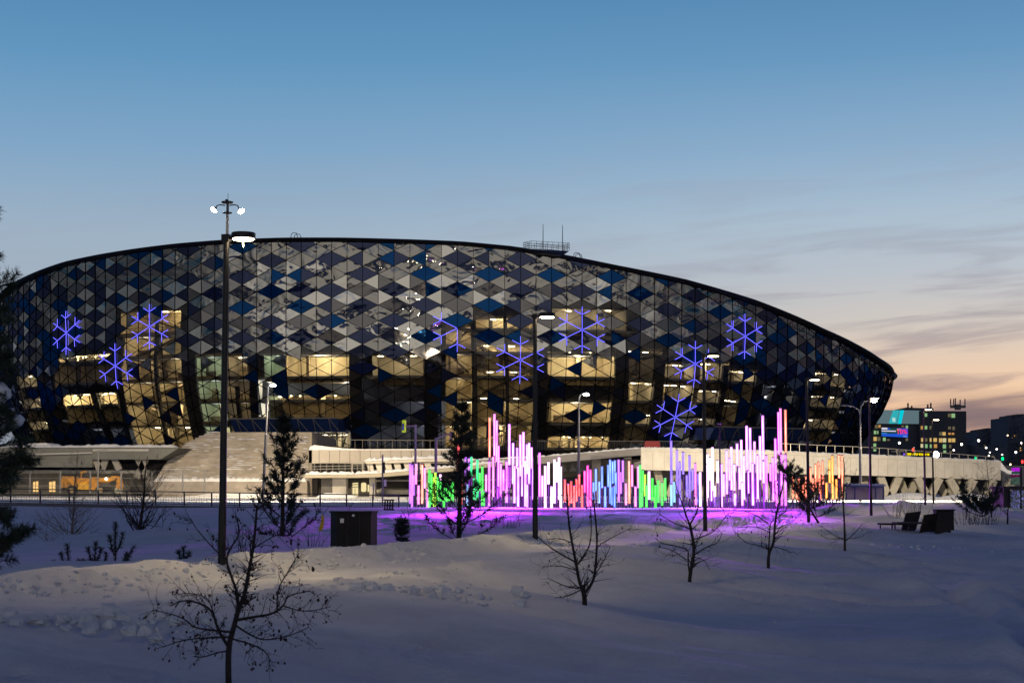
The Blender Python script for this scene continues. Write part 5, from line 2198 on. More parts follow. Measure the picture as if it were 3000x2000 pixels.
def photo_tree(label, Y, base_px, limbs, r0, seed, lowz=None, twn=10, twl=0.34, fruit=0, name='apple_tree', group='young apple trees in the snow'):
    """limbs: first is the trunk; each a list of photo points; radii taper along the limb"""
    rng = random.Random(seed)
    b = at(base_px[0], base_px[1], Y)
    t = thing(name, b, label, 'tree', group)
    mbs = [MB(), MB()]
    tips = []
    px2m = Y / FPX
    for li, (pts, ra, rb) in enumerate(limbs):
        off = rng.uniform(-0.22, 0.22)
        P = []
        for k, (x, y) in enumerate(pts):
            f = k / max(1, len(pts) - 1)
            dY = off * f * (1.0 if li else 0.4) + rng.uniform(-.02, .02)
            P.append(at(x, y, Y + dY))
        # smooth (Chaikin)
        for _ in range(2):
            Q = [P[0]]
            for a_, b_ in zip(P[:-1], P[1:]):
                Q += [a_.lerp(b_, .25), a_.lerp(b_, .75)]
            Q.append(P[-1])
            P = Q
        n_ = len(P)
        rad = [(ra + (rb - ra) * i / (n_ - 1)) for i in range(n_)]
        mb = mbs[0] if li == 0 else mbs[1]
        if li == 0:
            P[0] = P[0] - Vector((0, 0, 0.15))
        mb.tube(P, rad, 8 if li < 3 else 6, cap=False)
        L_ = sum((P[i + 1] - P[i]).length for i in range(n_ - 1))
        m_ = int(twn * L_ / 0.5)
        for _ in range(m_):
            f = rng.uniform(0.35 if li == 0 else 0.12, 1.0)
            i = min(n_ - 2, int(f * (n_ - 1)))
            a_ = (P[i + 1] - P[i]).normalized()
            s = a_.orthogonal().normalized()
            s.rotate(Matrix.Rotation(rng.uniform(0, 6.28), 3, a_))
            ang = rng.uniform(0.6, 1.3)
            nd = a_ * math.cos(ang) + s * math.sin(ang)
            twigs(mbs[1], P[i], nd, twl * rng.uniform(0.35, 1.2), max(rad[i] * 0.42, 0.004), 1, rng, 0.10, tips, 0.05, (1, 4), (0.5, 1.1))
    mbs[0].build('trunk', BARK, t)
    mbs[1].build('branches', BARK, t)
    if fruit:
        m = MB()
        for _ in range(fruit):
            p = rng.choice(tips) + Vector((rng.uniform(-.02, .02), rng.uniform(-.02, .02), -rng.uniform(.0, .04)))
            s = rng.uniform(0.007, 0.014)
            m.blob(p, (s, s, s * 1.25), 6, 4, .25, rng)
        for _ in range(14):
            p = rng.choice(tips)
            s = rng.uniform(.02, .035)
            m.blob(p + Vector((0, 0, -s)), (s * .55, s * .5, s), 6, 4, .4, rng)
        m.build('dry_fruit', FRUIT, t)['kind'] = 'stuff'
    return t


h = 2.3
T1Y = 19.7
L1 = [([(670, 2030), (668, 1895), (684, 1840), (697, 1789), (718, 1738), (727, 1683), (742, 1606), (750, 1525), (752, 1480)], .038, .010),
      ([(697, 1789), (697, 1738), (676, 1683), (661, 1640), (672, 1610), (705, 1560), (690, 1510)], .020, .006),
      ([(668, 1892), (638, 1844), (625, 1793), (595, 1768), (540, 1755), (502, 1772)], .020, .005),
      ([(680, 1850), (608, 1844), (565, 1836), (536, 1806), (446, 1785)], .014, .004),
      ([(672, 1865), (608, 1866), (531, 1874), (476, 1895)], .012, .004),
      ([(695, 1815), (744, 1806), (799, 1798), (833, 1772), (842, 1742), (910, 1730)], .019, .005),
      ([(812, 1794), (812, 1725), (846, 1670), (876, 1619)], .012, .004),
      ([(690, 1830), (723, 1853), (765, 1874), (808, 1870), (850, 1861), (906, 1836)], .012, .004),
      ([(833, 1775), (893, 1793), (969, 1776)], .009, .003),
      ([(680, 1870), (740, 1887), (774, 1904), (791, 1925), (787, 1959)], .011, .004),
      ([(668, 1905), (629, 1912), (595, 1925), (565, 1921)], .010, .004),
      ([(661, 1640), (620, 1600), (575, 1548), (560, 1520)], .010, .004),
      ([(625, 1793), (610, 1750), (560, 1735), (520, 1740)], .009, .003),
      ([(742, 1606), (800, 1570), (830, 1560)], .008, .003)]
photo_tree('nearest bare young tree hung with dry fruits, beside the closest lamp', T1Y, (670, 2000), L1, .04, 5, twn=14, twl=.24, fruit=330)
T3 = [([(1713, 1778), (1712, 1739), (1704, 1718)], .050, .042),
      ([(1708, 1728), (1697, 1705), (1687, 1646), (1676, 1590), (1665, 1527), (1663, 1463), (1660, 1420)], .036, .010),
      ([(1712, 1738), (1740, 1701), (1746, 1646), (1750, 1578), (1742, 1493), (1738, 1440)], .032, .009),
      ([(1690, 1655), (1715, 1625), (1730, 1590), (1733, 1540), (1731, 1490)], .020, .007),
      ([(1687, 1646), (1638, 1620), (1595, 1590), (1574, 1569)], .018, .006),
      ([(1705, 1722), (1663, 1720), (1604, 1692)], .016, .005), ([(1704, 1726), (1655, 1748), (1625, 1750)], .013, .004),
      ([(1745, 1680), (1765, 1650), (1787, 1603)], .014, .005), ([(1676, 1590), (1640, 1575), (1600, 1580)], .012, .004),
      ([(1748, 1600), (1790, 1575), (1850, 1545)], .012, .004), ([(1690, 1670), (1640, 1655), (1590, 1660)], .012, .004)]
photo_tree('bare twin-stemmed young tree standing alone in the middle of the snow', 32.4, (1713, 1771), T3, .05, 6, twn=6, twl=.42, fruit=24)
T4 = [([(2020, 1710), (2021, 1690), (2025, 1663), (2034, 1620), (2030, 1578), (2021, 1535)], .048, .030),
      ([(2021, 1537), (2008, 1505), (2000, 1476), (1985, 1440), (1975, 1400)], .022, .007),
      ([(2021, 1535), (2040, 1505), (2049, 1471), (2046, 1420)], .020, .007),
      ([(2020, 1680), (2015, 1640), (2018, 1610), (1990, 1600), (1940, 1592), (1918, 1575)], .024, .006),
      ([(2034, 1625), (2070, 1600), (2105, 1590), (2115, 1560)], .018, .005),
      ([(2012, 1640), (1970, 1610), (1925, 1600)], .013, .004), ([(2034, 1630), (2065, 1640), (2080, 1670)], .012, .004),
      ([(2030, 1580), (2090, 1560), (2120, 1520), (2135, 1500)], .014, .005), ([(2025, 1550), (1970, 1530), (1925, 1500)], .013, .004)]
photo_tree('bare young tree with a kinked trunk below the third park lamp', 39.7, (2020, 1705), T4, .05, 7, twn=6, twl=.45, fruit=14)
T5 = [([(2251, 1668), (2251, 1620), (2268, 1590), (2270, 1527), (2281, 1476), (2293, 1425), (2296, 1390)], .050, .010),
      ([(2251, 1618), (2254, 1580), (2255, 1535), (2268, 1520)], .026, .010),
      ([(2253, 1610), (2220, 1595), (2183, 1590), (2149, 1552)], .017, .005), ([(2255, 1535), (2204, 1501), (2145, 1488)], .016, .005),
      ([(2262, 1600), (2300, 1608), (2318, 1618)], .014, .005), ([(2272, 1520), (2310, 1490), (2330, 1450)], .015, .005),
      ([(2258, 1560), (2215, 1540), (2150, 1545)], .012, .004), ([(2270, 1550), (2320, 1530), (2350, 1500)], .012, .004)]
photo_tree('bare young tree in front of the tallest magenta tubes', 46.6, (2251, 1662), T5, .05, 8, twn=6, twl=.5, fruit=8)
T6 = [([(2475, 1615), (2475, 1577), (2474, 1535), (2470, 1471), (2471, 1416), (2475, 1370), (2470, 1340)], .045, .008),
      ([(2474, 1582), (2438, 1565), (2404, 1539)], .018, .005), ([(2476, 1585), (2510, 1556), (2527, 1531)], .018, .005),
      ([(2474, 1575), (2430, 1580), (2395, 1560)], .012, .004), ([(2476, 1578), (2520, 1575), (2545, 1555)], .012, .004), ([(2471, 1440), (2440, 1415), (2430, 1400)], .012, .004),
      ([(2471, 1440), (2500, 1410), (2510, 1370)], .012, .004)]
photo_tree('small bare tree between the orange tubes and the benches', 59.0, (2475, 1612), T6, .05, 9, twn=4, twl=.5)


def bare_tree(label, Y, base, top, spread, seed, n=26, r0=.05, mt=BARK, group='bare saplings behind the snow bank', lean=0.0, upw=0.5):
    """slender sapling: straight leader, fine ascending branches"""
    rng = random.Random(seed)
    b, tp = at(base[0], base[1], Y), at(top[0], top[1], Y)
    H = (tp - b).length
    t = thing('bare_sapling', b, label, 'tree', group)
    m = MB()
    P = [b.lerp(tp, f / 8) + Vector((rng.uniform(-.03, .03), rng.uniform(-.03, .03), 0)) * (f < 8) for f in range(9)]
    m.tube(P, [r0 * (1 - .88 * i / 8) for i in range(9)], 7, cap=False)
    m.build('trunk', mt, t)
    m = MB()
    for k in range(n):
        f = rng.uniform(0.16, 0.93)
        i = min(7, int(f * 8))
        p = P[i].lerp(P[i + 1], f * 8 - i)
        a_ = rng.uniform(0, 6.28)
        nd = Vector((math.cos(a_), math.sin(a_), upw + rng.uniform(0, .5)))
        L_ = spread * (1.15 - f) * rng.uniform(.6, 1.15)
        twigs(m, p, nd, L_, max(r0 * (1 - f) * .4, .006), 2, rng, 0.0, None, 0.06, (3, 5), (.35, .8))
    m.build('branches', mt, t)
    return t


bare_tree('pale thin birch sapling left of the wide stair, its twigs fanning upward', 58, (204, 1668), (228, 1318), 1.6, 11, 48, .055, BARKL)
bare_tree('dark leaning bare sapling in front of the stair edge', 55, (405, 1622), (432, 1335), 1.7, 12, 50, .075, BARK)
bare_tree('very thin short sapling at the left near the pine seedlings', 52, (133, 1682), (140, 1500), .8, 13, 14, .018, BARKL)
bare_tree('thin sapling stem right of the leaning bare sapling', 56, (474, 1612), (480, 1480), .6, 14, 10, .016, BARK)
bare_tree('fine sapling beside the dark pine and the lilac tubes', 90, (1195, 1560), (1194, 1440), .9, 15, 16, .02, BARK)
bare_tree('tiny leafless sapling in front of the utility cabinet', 46.0, (1016, 1605), (1022, 1462), .45, 16, 10, .012, BARK)
bare_tree('slim stem rising just right of the second park lamp base', 70, (1521, 1562), (1520, 1470), .5, 17, 8, .016, BARK)
bare_tree('thin twiggy sapling near the overpass right end, left of its twin', 88, (2832, 1520), (2830, 1385), 1.2, 18, 16, .03, BARK, 'bare saplings at the right edge')
bare_tree('tall twiggy sapling standing before the right end of the overpass', 84, (2905, 1515), (2890, 1335), 1.6, 19, 26, .04, BARK, 'bare saplings at the right edge')
bare_tree('dark sapling by the glass kiosk at the right frame edge', 66, (2950, 1535), (2962, 1392), 1.2, 20, 18, .035, BARK, 'bare saplings at the right edge')


def shrub(label, px, py, Y, hgt, wid, n, seed):
    rng = random.Random(seed)
    b = at(px, py, Y)
    m = MB()
    for k in range(n):
        a_ = rng.uniform(0, 6.28)
        p = b + Vector((math.cos(a_), math.sin(a_), 0)) * rng.uniform(0, wid * .35) + Vector((0, 0, -.1))
        nd = Vector((math.cos(a_) * rng.uniform(.1, .5), math.sin(a_) * .3, 1))
        twigs(m, p, nd, hgt * rng.uniform(.5, 1.1), .011, 1, rng, 0, None, .05, (1, 3), (.3, .6))
    tag(m.build('bare_shrub', BARK), label, 'shrub', 'leafless shrubs in the snow')


shrub('leafless shrub of upright stems behind the wooden benches', 2672, 1510, 84, 1.5, 2.0, 18, 30)
shrub('sparse leafless shrub right of the tall lamp pair', 2625, 1512, 90, 1.4, 1.2, 9, 31)
shrub('tangled leafless shrub right of the benches', 2850, 1530, 80, 1.0, 2.6, 26, 32)
shrub('low tangled shrub under the tall right sapling', 2895, 1530, 76, 0.9, 2.0, 22, 33)
shrub('dry stalks poking out of purple snow left of the second lamp', 1250, 1575, 62, .6, 1.8, 16, 34)
shrub('dry stalks in purple snow right of the second lamp', 1480, 1545, 70, .6, 2.0, 18, 35)
shrub('dry thin shrub near the yellow flag', 915, 1590, 50, .5, .8, 8, 36)
shrub('leafless shrub at the foot of the nearest lamp, right side', 715, 1620, 44, 1.0, 1.0, 10, 37)


def tuft(mb, p, d, L_, n, rng, wd=.02, ln=.14, mi=0):
    """needles all round a piece of shoot"""
    d = d.normalized()
    o1 = d.orthogonal().normalized()
    o2 = d.cross(o1)
    for _ in range(n):
        q = p + d * L_ * rng.uniform(-.1, 1)
        a_ = rng.uniform(0, 6.28)
        s = o1 * math.cos(a_) + o2 * math.sin(a_)
        nd = (s + d * rng.uniform(.3, 1.2)).normalized()
        w_ = nd.cross(s + Vector((rng.uniform(-.5, .5), rng.uniform(-.5, .5), rng.uniform(-.5, .5))))
        w_ = w_.normalized() * wd * .5 if w_.length > 1e-3 else o1 * wd * .5
        e = q + nd * ln * rng.uniform(.7, 1.2)
        k = len(mb.v)
        mb.v += [tuple(q - w_), tuple(q + w_), tuple(e + w_ * .4), tuple(e - w_ * .4)]
        mb.f.append((k, k + 1, k + 2, k + 3))
        mb.m.append(mi)


def pine(label, Y, base, top, wid, seed, whorls=12, low=0.12, group='young pines in the purple snow', per=5, prof=None, snow=0.0, ntuft=15, wd=.026, ln=.14):
    rng = random.Random(seed)
    b, tp = at(base[0], base[1], Y), at(top[0], top[1], Y)
    H = (tp - b).length
    ax = (tp - b).normalized()
    t = thing('young_pine', b, label, 'pine', group)
    m = MB()
    m.tube([b + Vector((0, 0, -.2)), b.lerp(tp, .5), tp], [.018 * H, .012 * H, .008], 8, cap=False)
    m.build('trunk', BARK, t)
    m = MB()
    br = MB()
    sn = MB()
    prof = prof or (lambda f: (1 - f) ** .8)
    for k in range(whorls):
        f = low + (1 - low) * (k / whorls) ** .92
        p0 = b.lerp(tp, f)
        a0 = rng.uniform(0, 6.28)
        for j in range(per):
            a_ = a0 + j * 6.283 / per + rng.uniform(-.35, .35)
            L_ = wid * prof(f) * rng.uniform(.4, 1.22)
            if L_ < .12:
                L_ = .12
            el0 = rng.uniform(.05, .45) + .4 * f
            P = [p0]
            d = Vector((math.cos(a_), math.sin(a_), math.tan(el0)))
            d.normalize()
            n_ = 4 + int(L_ / .28)
            p = p0.copy()
            for i in range(n_):
                d = (d + Vector((rng.uniform(-.1, .1), rng.uniform(-.1, .1), .09))).normalized()
                p = p + d * L_ / n_
                P.append(p.copy())
            br.tube(P, [max(.006, .012 * L_ * (1 - i / (n_ + 1)) + .004) for i in range(n_ + 1)], 4, cap=False)
            for i in range(1, n_ + 1):
                if i / n_ < .38 and L_ > .4:
                    continue
                dd = (P[i] - P[i - 1]).normalized()
                tuft(m, P[i], dd, .16, ntuft, rng, wd, ln)
                for _ in range(1 if rng.random() < .8 else 2):
                    s = Vector((rng.uniform(-1, 1), rng.uniform(-1, 1), rng.uniform(.0, .9))).normalized()
                    sd_ = (dd * .6 + s).normalized()
                    ll = L_ * rng.uniform(.10, .26)
                    e = P[i] + sd_ * ll
                    br.tube([P[i], e], .005, 3, cap=False)
                    tuft(m, e - sd_ * .08, sd_, .2, ntuft, rng, wd, ln)
                if snow and rng.random() < snow:
                    sn.blob(P[i] + Vector((0, 0, .05)), (.10 * rng.uniform(.6, 1.5), .09, .05), 7, 5, .2, rng)
    tuft(m, tp - ax * .3, ax, .4, ntuft * 2, rng, wd, ln)
    m.build('needles', NEEDLE, t)
    br.build('branches', BARK, t)
    if sn.v:
        sn.build('snow_clump', SNOWCAP, t)
    return t


pine('slender dark pine in front of the white parapet, left of the cabinet', 55, (826, 1640), (832, 1213), 1.15, 40, 12, prof=lambda f: .22 + 1.05 * (1 - f) ** 1.25 if f < .62 else .30 * (1 - f) / .38 + .28 * (f < .9))
pine('broad dark pine before the green and magenta tubes', 58, (1343, 1605), (1355, 1168), 1.75, 41, 11, low=.05, prof=lambda f: (.95 if f < .3 else .62) * (1 - f) ** .75 + .03)
pine('low leaning dark pine spreading under the fourth park lamp', 78, (2398, 1518), (2292, 1368), 1.75, 42, 7, low=.03, per=5, prof=lambda f: 1.1 if f < .3 else .42)
pine('small dark pine seedling left of the broad pine', 54, (1178, 1590), (1176, 1522), .26, 43, 4, low=.05, ntuft=6)
pine('low dark shrubby pine at the right edge near the kiosk', 70, (2880, 1522), (2872, 1478), 1.1, 44, 4, low=.2, per=6, prof=lambda f: .9)


def seedling(label, px, py, Y, shoots, seed):
    rng = random.Random(seed)
    b = at(px, py, Y)
    t = thing('pine_seedling', b, label, 'pine seedling', 'pine seedlings behind the snow bank')
    st_, nd_ = MB(), MB()
    for (x0, y0, x1, y1) in shoots:
        a_, e = at(x0, y0, Y), at(x1, y1, Y)
        mid = a_.lerp(e, .5) + Vector(((a_.x - e.x) * .12 * -1, rng.uniform(-.1, .1), -.05))
        st_.tube([a_, mid, e], [.022, .016, .01], 5, cap=False)
        for (p, q) in ((a_.lerp(mid, .5), mid), (mid, e), (mid.lerp(e, .5), e)):
            L_ = (q - p).length
            tuft(nd_, p, q - p, L_, int(80 * max(.5, L_ / .3)), rng, .014, .10)
    st_.build('stem', BARK, t)
    nd_.build('needles', NEEDLE, t)


seedling('tallest pine seedling with candle-like shoots behind the snow bank', 340, 1670, 40, [(338, 1672, 338, 1532), (338, 1620, 360, 1560), (338, 1630, 322, 1570), (345, 1665, 392, 1600), (345, 1670, 372, 1620), (395, 1668, 418, 1645)], 50)
seedling('middle pine seedling with several dark upright shoots', 270, 1672, 40, [(276, 1674, 281, 1588), (276, 1650, 297, 1606), (272, 1660, 258, 1605), (300, 1672, 312, 1618), (255, 1672, 245, 1640)], 51)
seedling('leftmost pine seedling beside the pale birch stem', 200, 1678, 40, [(198, 1680, 197, 1595), (200, 1675, 178, 1620), (205, 1678, 232, 1640), (190, 1680, 156, 1645)], 52)
seedling('small pine seedling left of the nearest park lamp', 538, 1646, 38, [(538, 1648, 538, 1602), (538, 1640, 524, 1615), (538, 1640, 555, 1620)], 53)

# the snow-laden pine close to the viewer at the left edge
rng = random.Random(77)
Yp = 11.0
bx = at(-420, 1900, Yp).x
t = thing('snowy_pine', (bx, Yp, -.8), 'near pine branches with snow clumps reaching in at the left edge', 'pine')
m = MB()
m.tube([(bx, Yp, -.9), (bx + .02, Yp, 2), (bx + .01, Yp, 4.6)], [.10, .07, .02], 10)
m.build('trunk', BARK, t)
nd_, br, sn = MB(), MB(), MB()
# (tip x, tip y, thickness in px) of the branches that reach into the picture
REACH = [(3, 640, 22), (20, 745, 34), (14, 800, 26), (66, 830, 40), (52, 860, 44), (40, 905, 52), (70, 930, 46), (50, 985, 44), (62, 1030, 38), (36, 1075, 40), (72, 1105, 30),
         (80, 1215, 34), (60, 1265, 60), (95, 1290, 50), (140, 1345, 34), (110, 1360, 44), (60, 1390, 50), (118, 1330, 40), (30, 1420, 36), (46, 1505, 26), (30, 1495, 30), (120, 1560, 26),
         (90, 1580, 40), (60, 1600, 48), (108, 1570, 30), (25, 1650, 42), (40, 1620, 44), (12, 1670, 36)]
for (tx, ty, th) in REACH:
    tx = tx * .8 - 22
    dY = rng.uniform(-.5, .5)
    tip = at(tx, ty, Yp + dY)
    st0 = Vector((bx, Yp, tip.z - rng.uniform(.05, .30)))
    P = [st0.lerp(tip, f) + Vector((0, 0, -.05 * math.sin(math.pi * f))) for f in (0, .25, .5, .75, .9, 1)]
    br.tube(P, [.022, .018, .014, .010, .007, .005], 5, cap=False)
    d = (P[-1] - P[-3]).normalized()
    s_ = th * Yp / FPX
    for k in range(13):
        p = P[2].lerp(P[-1], rng.uniform(-.3, 1)) + Vector((0, rng.uniform(-.1, .1), rng.uniform(-.5, .5) * s_))
        dd = (d + Vector((rng.uniform(-.6, .6), rng.uniform(-.8, .8), rng.uniform(-.4, .9)))).normalized()
        br.tube([P[3], p], .004, 3, cap=False)
        tuft(nd_, p, dd, .07, 60, rng, .006, .055)
    tuft(nd_, P[-2], d, .10, 70, rng, .006, .055)
for (x, y, rx, ry) in ((18, 1150, 34, 40), (50, 1222, 34, 38), (22, 1245, 30, 30), (76, 1352, 14, 20), (92, 1345, 12, 14), (118, 1350, 14, 14), (8, 1380, 12, 22), (70, 1395, 16, 10), (10, 1590, 10, 14), (50, 1080, 12, 10), (96, 1300, 12, 9), (40, 1520, 8, 8)):
    c = at(x * .8 - 12, y, Yp - .1)
    sn = MB()
    k = Yp / FPX
    for _ in range(7):
        o_ = Vector((rng.uniform(-.6, .6) * rx * k, rng.uniform(-.5, .5) * rx * k, rng.uniform(-.6, .5) * ry * k))
        q_ = rng.uniform(.35, .62)
        sn.blob(c + o_, (rx * k * q_ * 1.1, rx * k * q_, ry * k * q_ * .8), 10, 7, .16, rng)
    for _ in range(9):
        o_ = Vector((rng.uniform(-1, 1) * rx * k, -rx * k * .8, rng.uniform(-1, .7) * ry * k))
        tuft(nd_, c + o_, Vector((rng.uniform(-1, 1), -.3, rng.uniform(-.6, 1))), .06, 26, rng, .006, .05)
    sn.build('snow_clump', SNOWCAP, t, smooth=True)
nd_.build('needles', NEEDLE2, t)
br.build('branches', BARK, t)

# ------------------------------------------------------------------ slatted loungers
def lounger(label, Y, x0, x1, ybot, ytop, lean, seat_px=None):
    b = at((x0 + x1) / 2, ybot, Y)
    t = thing('wooden_lounger', b, label, 'lounger', 'slatted wooden loungers in the snow')
    n_ = 10
    for i in range(n_):
        f = i / (n_ - 1)
        a_ = at(x0 + lean * f, ybot + (ytop - ybot) * f, Y + .35 * f)
        c_ = at(x1 + lean * f, ybot + (ytop - ybot) * f - 6, Y + .75 + .35 * f)
        m = MB()
        m.bar(a_, c_, .045, abs(ytop - ybot) * Y / FPX / n_ * 1.0)
        m.build('back_slat', WOOD, t)
    for s in (.12, .88):
        m = MB()
        p0 = at(x0 + (x1 - x0) * s, ybot, Y + .7 * s)
        p1 = at(x0 + (x1 - x0) * s + lean, ytop, Y + .35 + .7 * s)
        m.bar(p0 + Vector((0, .06, 0)), p1 + Vector((0, .06, 0)), .07, .05)
        m.build('back_frame', DARKSTEEL, t)
    if seat_px:
        m = MB()
        m.bar(at(seat_px[0], seat_px[2], Y + .2), at(seat_px[1], seat_px[2], Y + .2), .9, .07)
        m.build('seat', WOOD, t)
        for px in (seat_px[0] + 2, (seat_px[0] + seat_px[1]) / 2):
            m = MB()
            m.bar(at(px, seat_px[2], Y + .2), at(px, seat_px[2] + 18, Y + .2), .05)
            m.build('leg', DARKSTEEL, t)
    return t


lounger('slatted wooden lounger with its long seat pointing left, leftmost of three', 72, 2640, 2683, 1555, 1505, 14, (2577, 2650, 1534))
lounger('middle slatted wooden lounger back, partly covering the next one', 71, 2694, 2745, 1560, 1510, 12, (2620, 2705, 1531))
lounger('rightmost slatted lounger back with a dark solid side', 70.5, 2740, 2785, 1562, 1506, 8)
t = thing('wooden_bench_box', at(2765, 1556, 72), 'dark wooden box bench end behind the rightmost lounger', 'bench')
m = MB()
c = at(2765, 1552, 72.3)
m.box((c.x, c.y, c.z), (.72, .6, .82))
m.build('body', WOOD, t)
m = MB()
m.box((c.x, c.y - .1, c.z + .82), (.8, .7, .05))
m.build('top_board', WOOD, t)
# ------------------------------------------------------------------ the town beyond
def face(mb, pts, Y, dep=.5, mi=0):
    prism(mb, pts, Y, Y + dep, mi)


YO = 620.0
ob = thing('office_block', at(2700, 1415, YO), 'dark office block with lit windows, a teal roof sign and a bright screen', 'office block')
OFF = mat('office_brick', (0.05, 0.052, 0.062), 0.85, var=0.2, scale=.05)
m = MB()
face(m, [(2695, 1203), (2831, 1204), (2831, 1420), (2695, 1420)], YO, 45)
m.build('main_wing', OFF, ob)
m = MB()
face(m, [(2520, 1203), (2694, 1204), (2694, 1420), (2520, 1420)], YO + 4, 40)
m.build('left_wing', OFF, ob)
m = MB()
face(m, [(2656, 1193), (2735, 1196), (2735, 1204), (2656, 1204)], YO + 6, 20)
rb = m.build('roof_house', OFF, ob)
m = MB()
for px, h_ in ((2660, 16), (2671, 8), (2718, 12), (2727, 16)):
    m = MB()
    m.bar(at(px, 1196, YO + 8), at(px, 1196 - h_, YO + 8), .5)
    m.build('aerial', BLACK, rb)
m = MB()
face(m, [(2574, 1200), (2698, 1202), (2698, 1241), (2558, 1240)], YO + 1.5, .8)
sg = m.build('roof_sign', emat('sign_slate', (.105, .165, .185), 1.0), ob)
for pts, c, nm in (([(2617, 1201), (2634, 1201), (2622, 1240), (2604, 1240)], (.03, .42, .46), 'sign_teal'), ([(2638, 1201), (2649, 1201), (2640, 1241), (2631, 1241)], (.0, .60, .72), 'sign_cyan'),
                   ([(2634, 1201), (2638, 1201), (2631, 1241), (2622, 1240)], (.05, .30, .33), 'sign_deep')):
    m = MB()
    face(m, pts, YO + 1.1, .3)
    m.build('sign_stripe', emat(nm, c, 1.0), sg)
m = MB()
face(m, [(2614, 1223), (2623, 1223), (2624, 1235), (2615, 1235)], YO + .9, .2)
m.build('sign_mark', emat('sign_white', (.45, .68, .66), 1.0), sg)
m = MB()
face(m, [(2583, 1252), (2660, 1254), (2660, 1281), (2583, 1277)], YO + 1.5, .8)
scn = m.build('video_screen', emat('screen_dark', (.01, .05, .06), 1.0), ob)
for pts, c, nm in (([(2583, 1271), (2660, 1268), (2660, 1281), (2583, 1277)], (.015, .09, .62), 'screen_blue'), ([(2583, 1252), (2600, 1252.5), (2600, 1257), (2583, 1257)], (.75, .7, .85), 'screen_white'),
                   ([(2601, 1253), (2607, 1253), (2607, 1257), (2601, 1257)], (.03, .10, .75), 'screen_blue2'), ([(2583, 1260), (2625, 1261), (2625, 1264), (2583, 1263)], (.75, .7, .85), 'screen_white'),
                   ([(2627, 1254), (2660, 1254), (2660, 1268), (2640, 1270)], (.10, .06, .55), 'screen_violet'), ([(2628, 1255), (2641, 1255), (2638, 1260), (2628, 1261)], (.9, .35, .03), 'screen_orange'),
                   ([(2583, 1267), (2599, 1268), (2599, 1270), (2583, 1270)], (.05, .25, .7), 'screen_blue3'), ([(2646, 1276), (2658, 1277), (2658, 1279), (2646, 1278.5)], (.4, .45, .8), 'screen_pale')):
    m = MB()
    face(m, pts, YO + 1.0 - .12 * (len(nm) % 4), .1)
    m.build('screen_image', emat(nm, c, 1.0), scn)
tcv = bpy.data.curves.new('screen_text', 'FONT')
tcv.body = '10%'
tcv.size = 2.25
tcv.extrude = .03
tcv.offset = .03
to = bpy.data.objects.new('screen_text', tcv)
dg = bpy.context.evaluated_depsgraph_get()
sc.collection.objects.link(to)
dg.update()
tme = bpy.data.meshes.new_from_object(to.evaluated_get(bpy.context.evaluated_depsgraph_get()))
bpy.data.objects.remove(to)
tme.materials.clear()
tme.materials.append(emat('screen_red', (1.0, .04, .12), 1.0))
to = bpy.data.objects.new('screen_text', tme)
sc.collection.objects.link(to)
to.parent = scn
to.matrix_world = Matrix.Translation(at(2627, 1270.5, YO - .1)) @ Matrix.Rotation(math.pi / 2, 4, 'X')
to.matrix_parent_inverse = Matrix()
to.matrix_basis = Matrix.Translation(at(2627, 1270.5, YO - .1)) @ Matrix.Rotation(math.pi / 2, 4, 'X')
WCOL = {'y': (1.0, .66, .22), 'o': (.85, .42, .12), 'g': (.42, .75, .34), 'd': (.20, .17, .10), 'w': (1.0, .88, .5)}
WINS = [(2713, 1215, 7, 10, 'g'), (2782, 1216, 9, 10, 'd'), (2793, 1217, 10, 12, 'g'), (2702, 1252, 8, 10, 'o'), (2713, 1252, 7, 10, 'g'), (2726, 1252, 5, 10, 'd'), (2782, 1253, 8, 8, 'd'), (2794, 1254, 7, 10, 'd'),
        (2756, 1270, 8, 10, 'd'), (2766, 1270, 9, 10, 'y'), (2782, 1270, 7, 6, 'o'), (2792, 1270, 7, 6, 'o'), (2703, 1288, 8, 11, 'y'), (2713, 1288, 8, 10, 'd'), (2727, 1288, 6, 11, 'y'), (2740, 1288, 10, 11, 'y'),
        (2756, 1289, 9, 12, 'y'), (2767, 1289, 10, 12, 'w'), (2783, 1289, 9, 11, 'y'), (2794, 1289, 9, 11, 'y'), (2702, 1305, 9, 11, 'w'), (2714, 1306, 7, 11, 'g'), (2727, 1306, 5, 10, 'g'), (2741, 1306, 9, 11, 'o'),
        (2767, 1307, 9, 12, 'g'), (2784, 1307, 6, 10, 'd'), (2768, 1322, 8, 6, 'g'), (2785, 1323, 6, 5, 'd'), (2568, 1249, 9, 10, 'd'), (2577, 1248, 6, 8, 'o'), (2564, 1266, 7, 10, 'g'), (2572, 1266, 3, 9, 'g'),
        (2564, 1285, 9, 12, 'y'), (2575, 1285, 9, 11, 'd'), (2591, 1286, 8, 10, 'g'), (2603, 1288, 8, 5, 'd'), (2657, 1250, 6, 8, 'g'), (2645, 1248, 8, 5, 'd'), (2657, 1287, 7, 8, 'd'), (2563, 1303, 8, 9, 'g'), (2563, 1318, 8, 6, 'g')]
for (x, y, w_, h_, c) in WINS:
    m = MB()
    YW_ = YO - .25 if x > 2695 else YO + 3.6
    face(m, [(x - w_ / 2, y - h_ / 2), (x + w_ / 2, y - h_ / 2), (x + w_ / 2, y + h_ / 2), (x - w_ / 2, y + h_ / 2)], YW_, .2)
    m.build('lit_window', emat('office_win_' + c, WCOL[c], .62), ob)
am = MB()
c = at(2806, 1200, YO + 20)
am.tube([c, c + Vector((0, 0, 2))], 1.2, 8)
am.build('antenna_base', mat('antenna_grey', (.12, .11, .11), .6), ob)
am = MB()
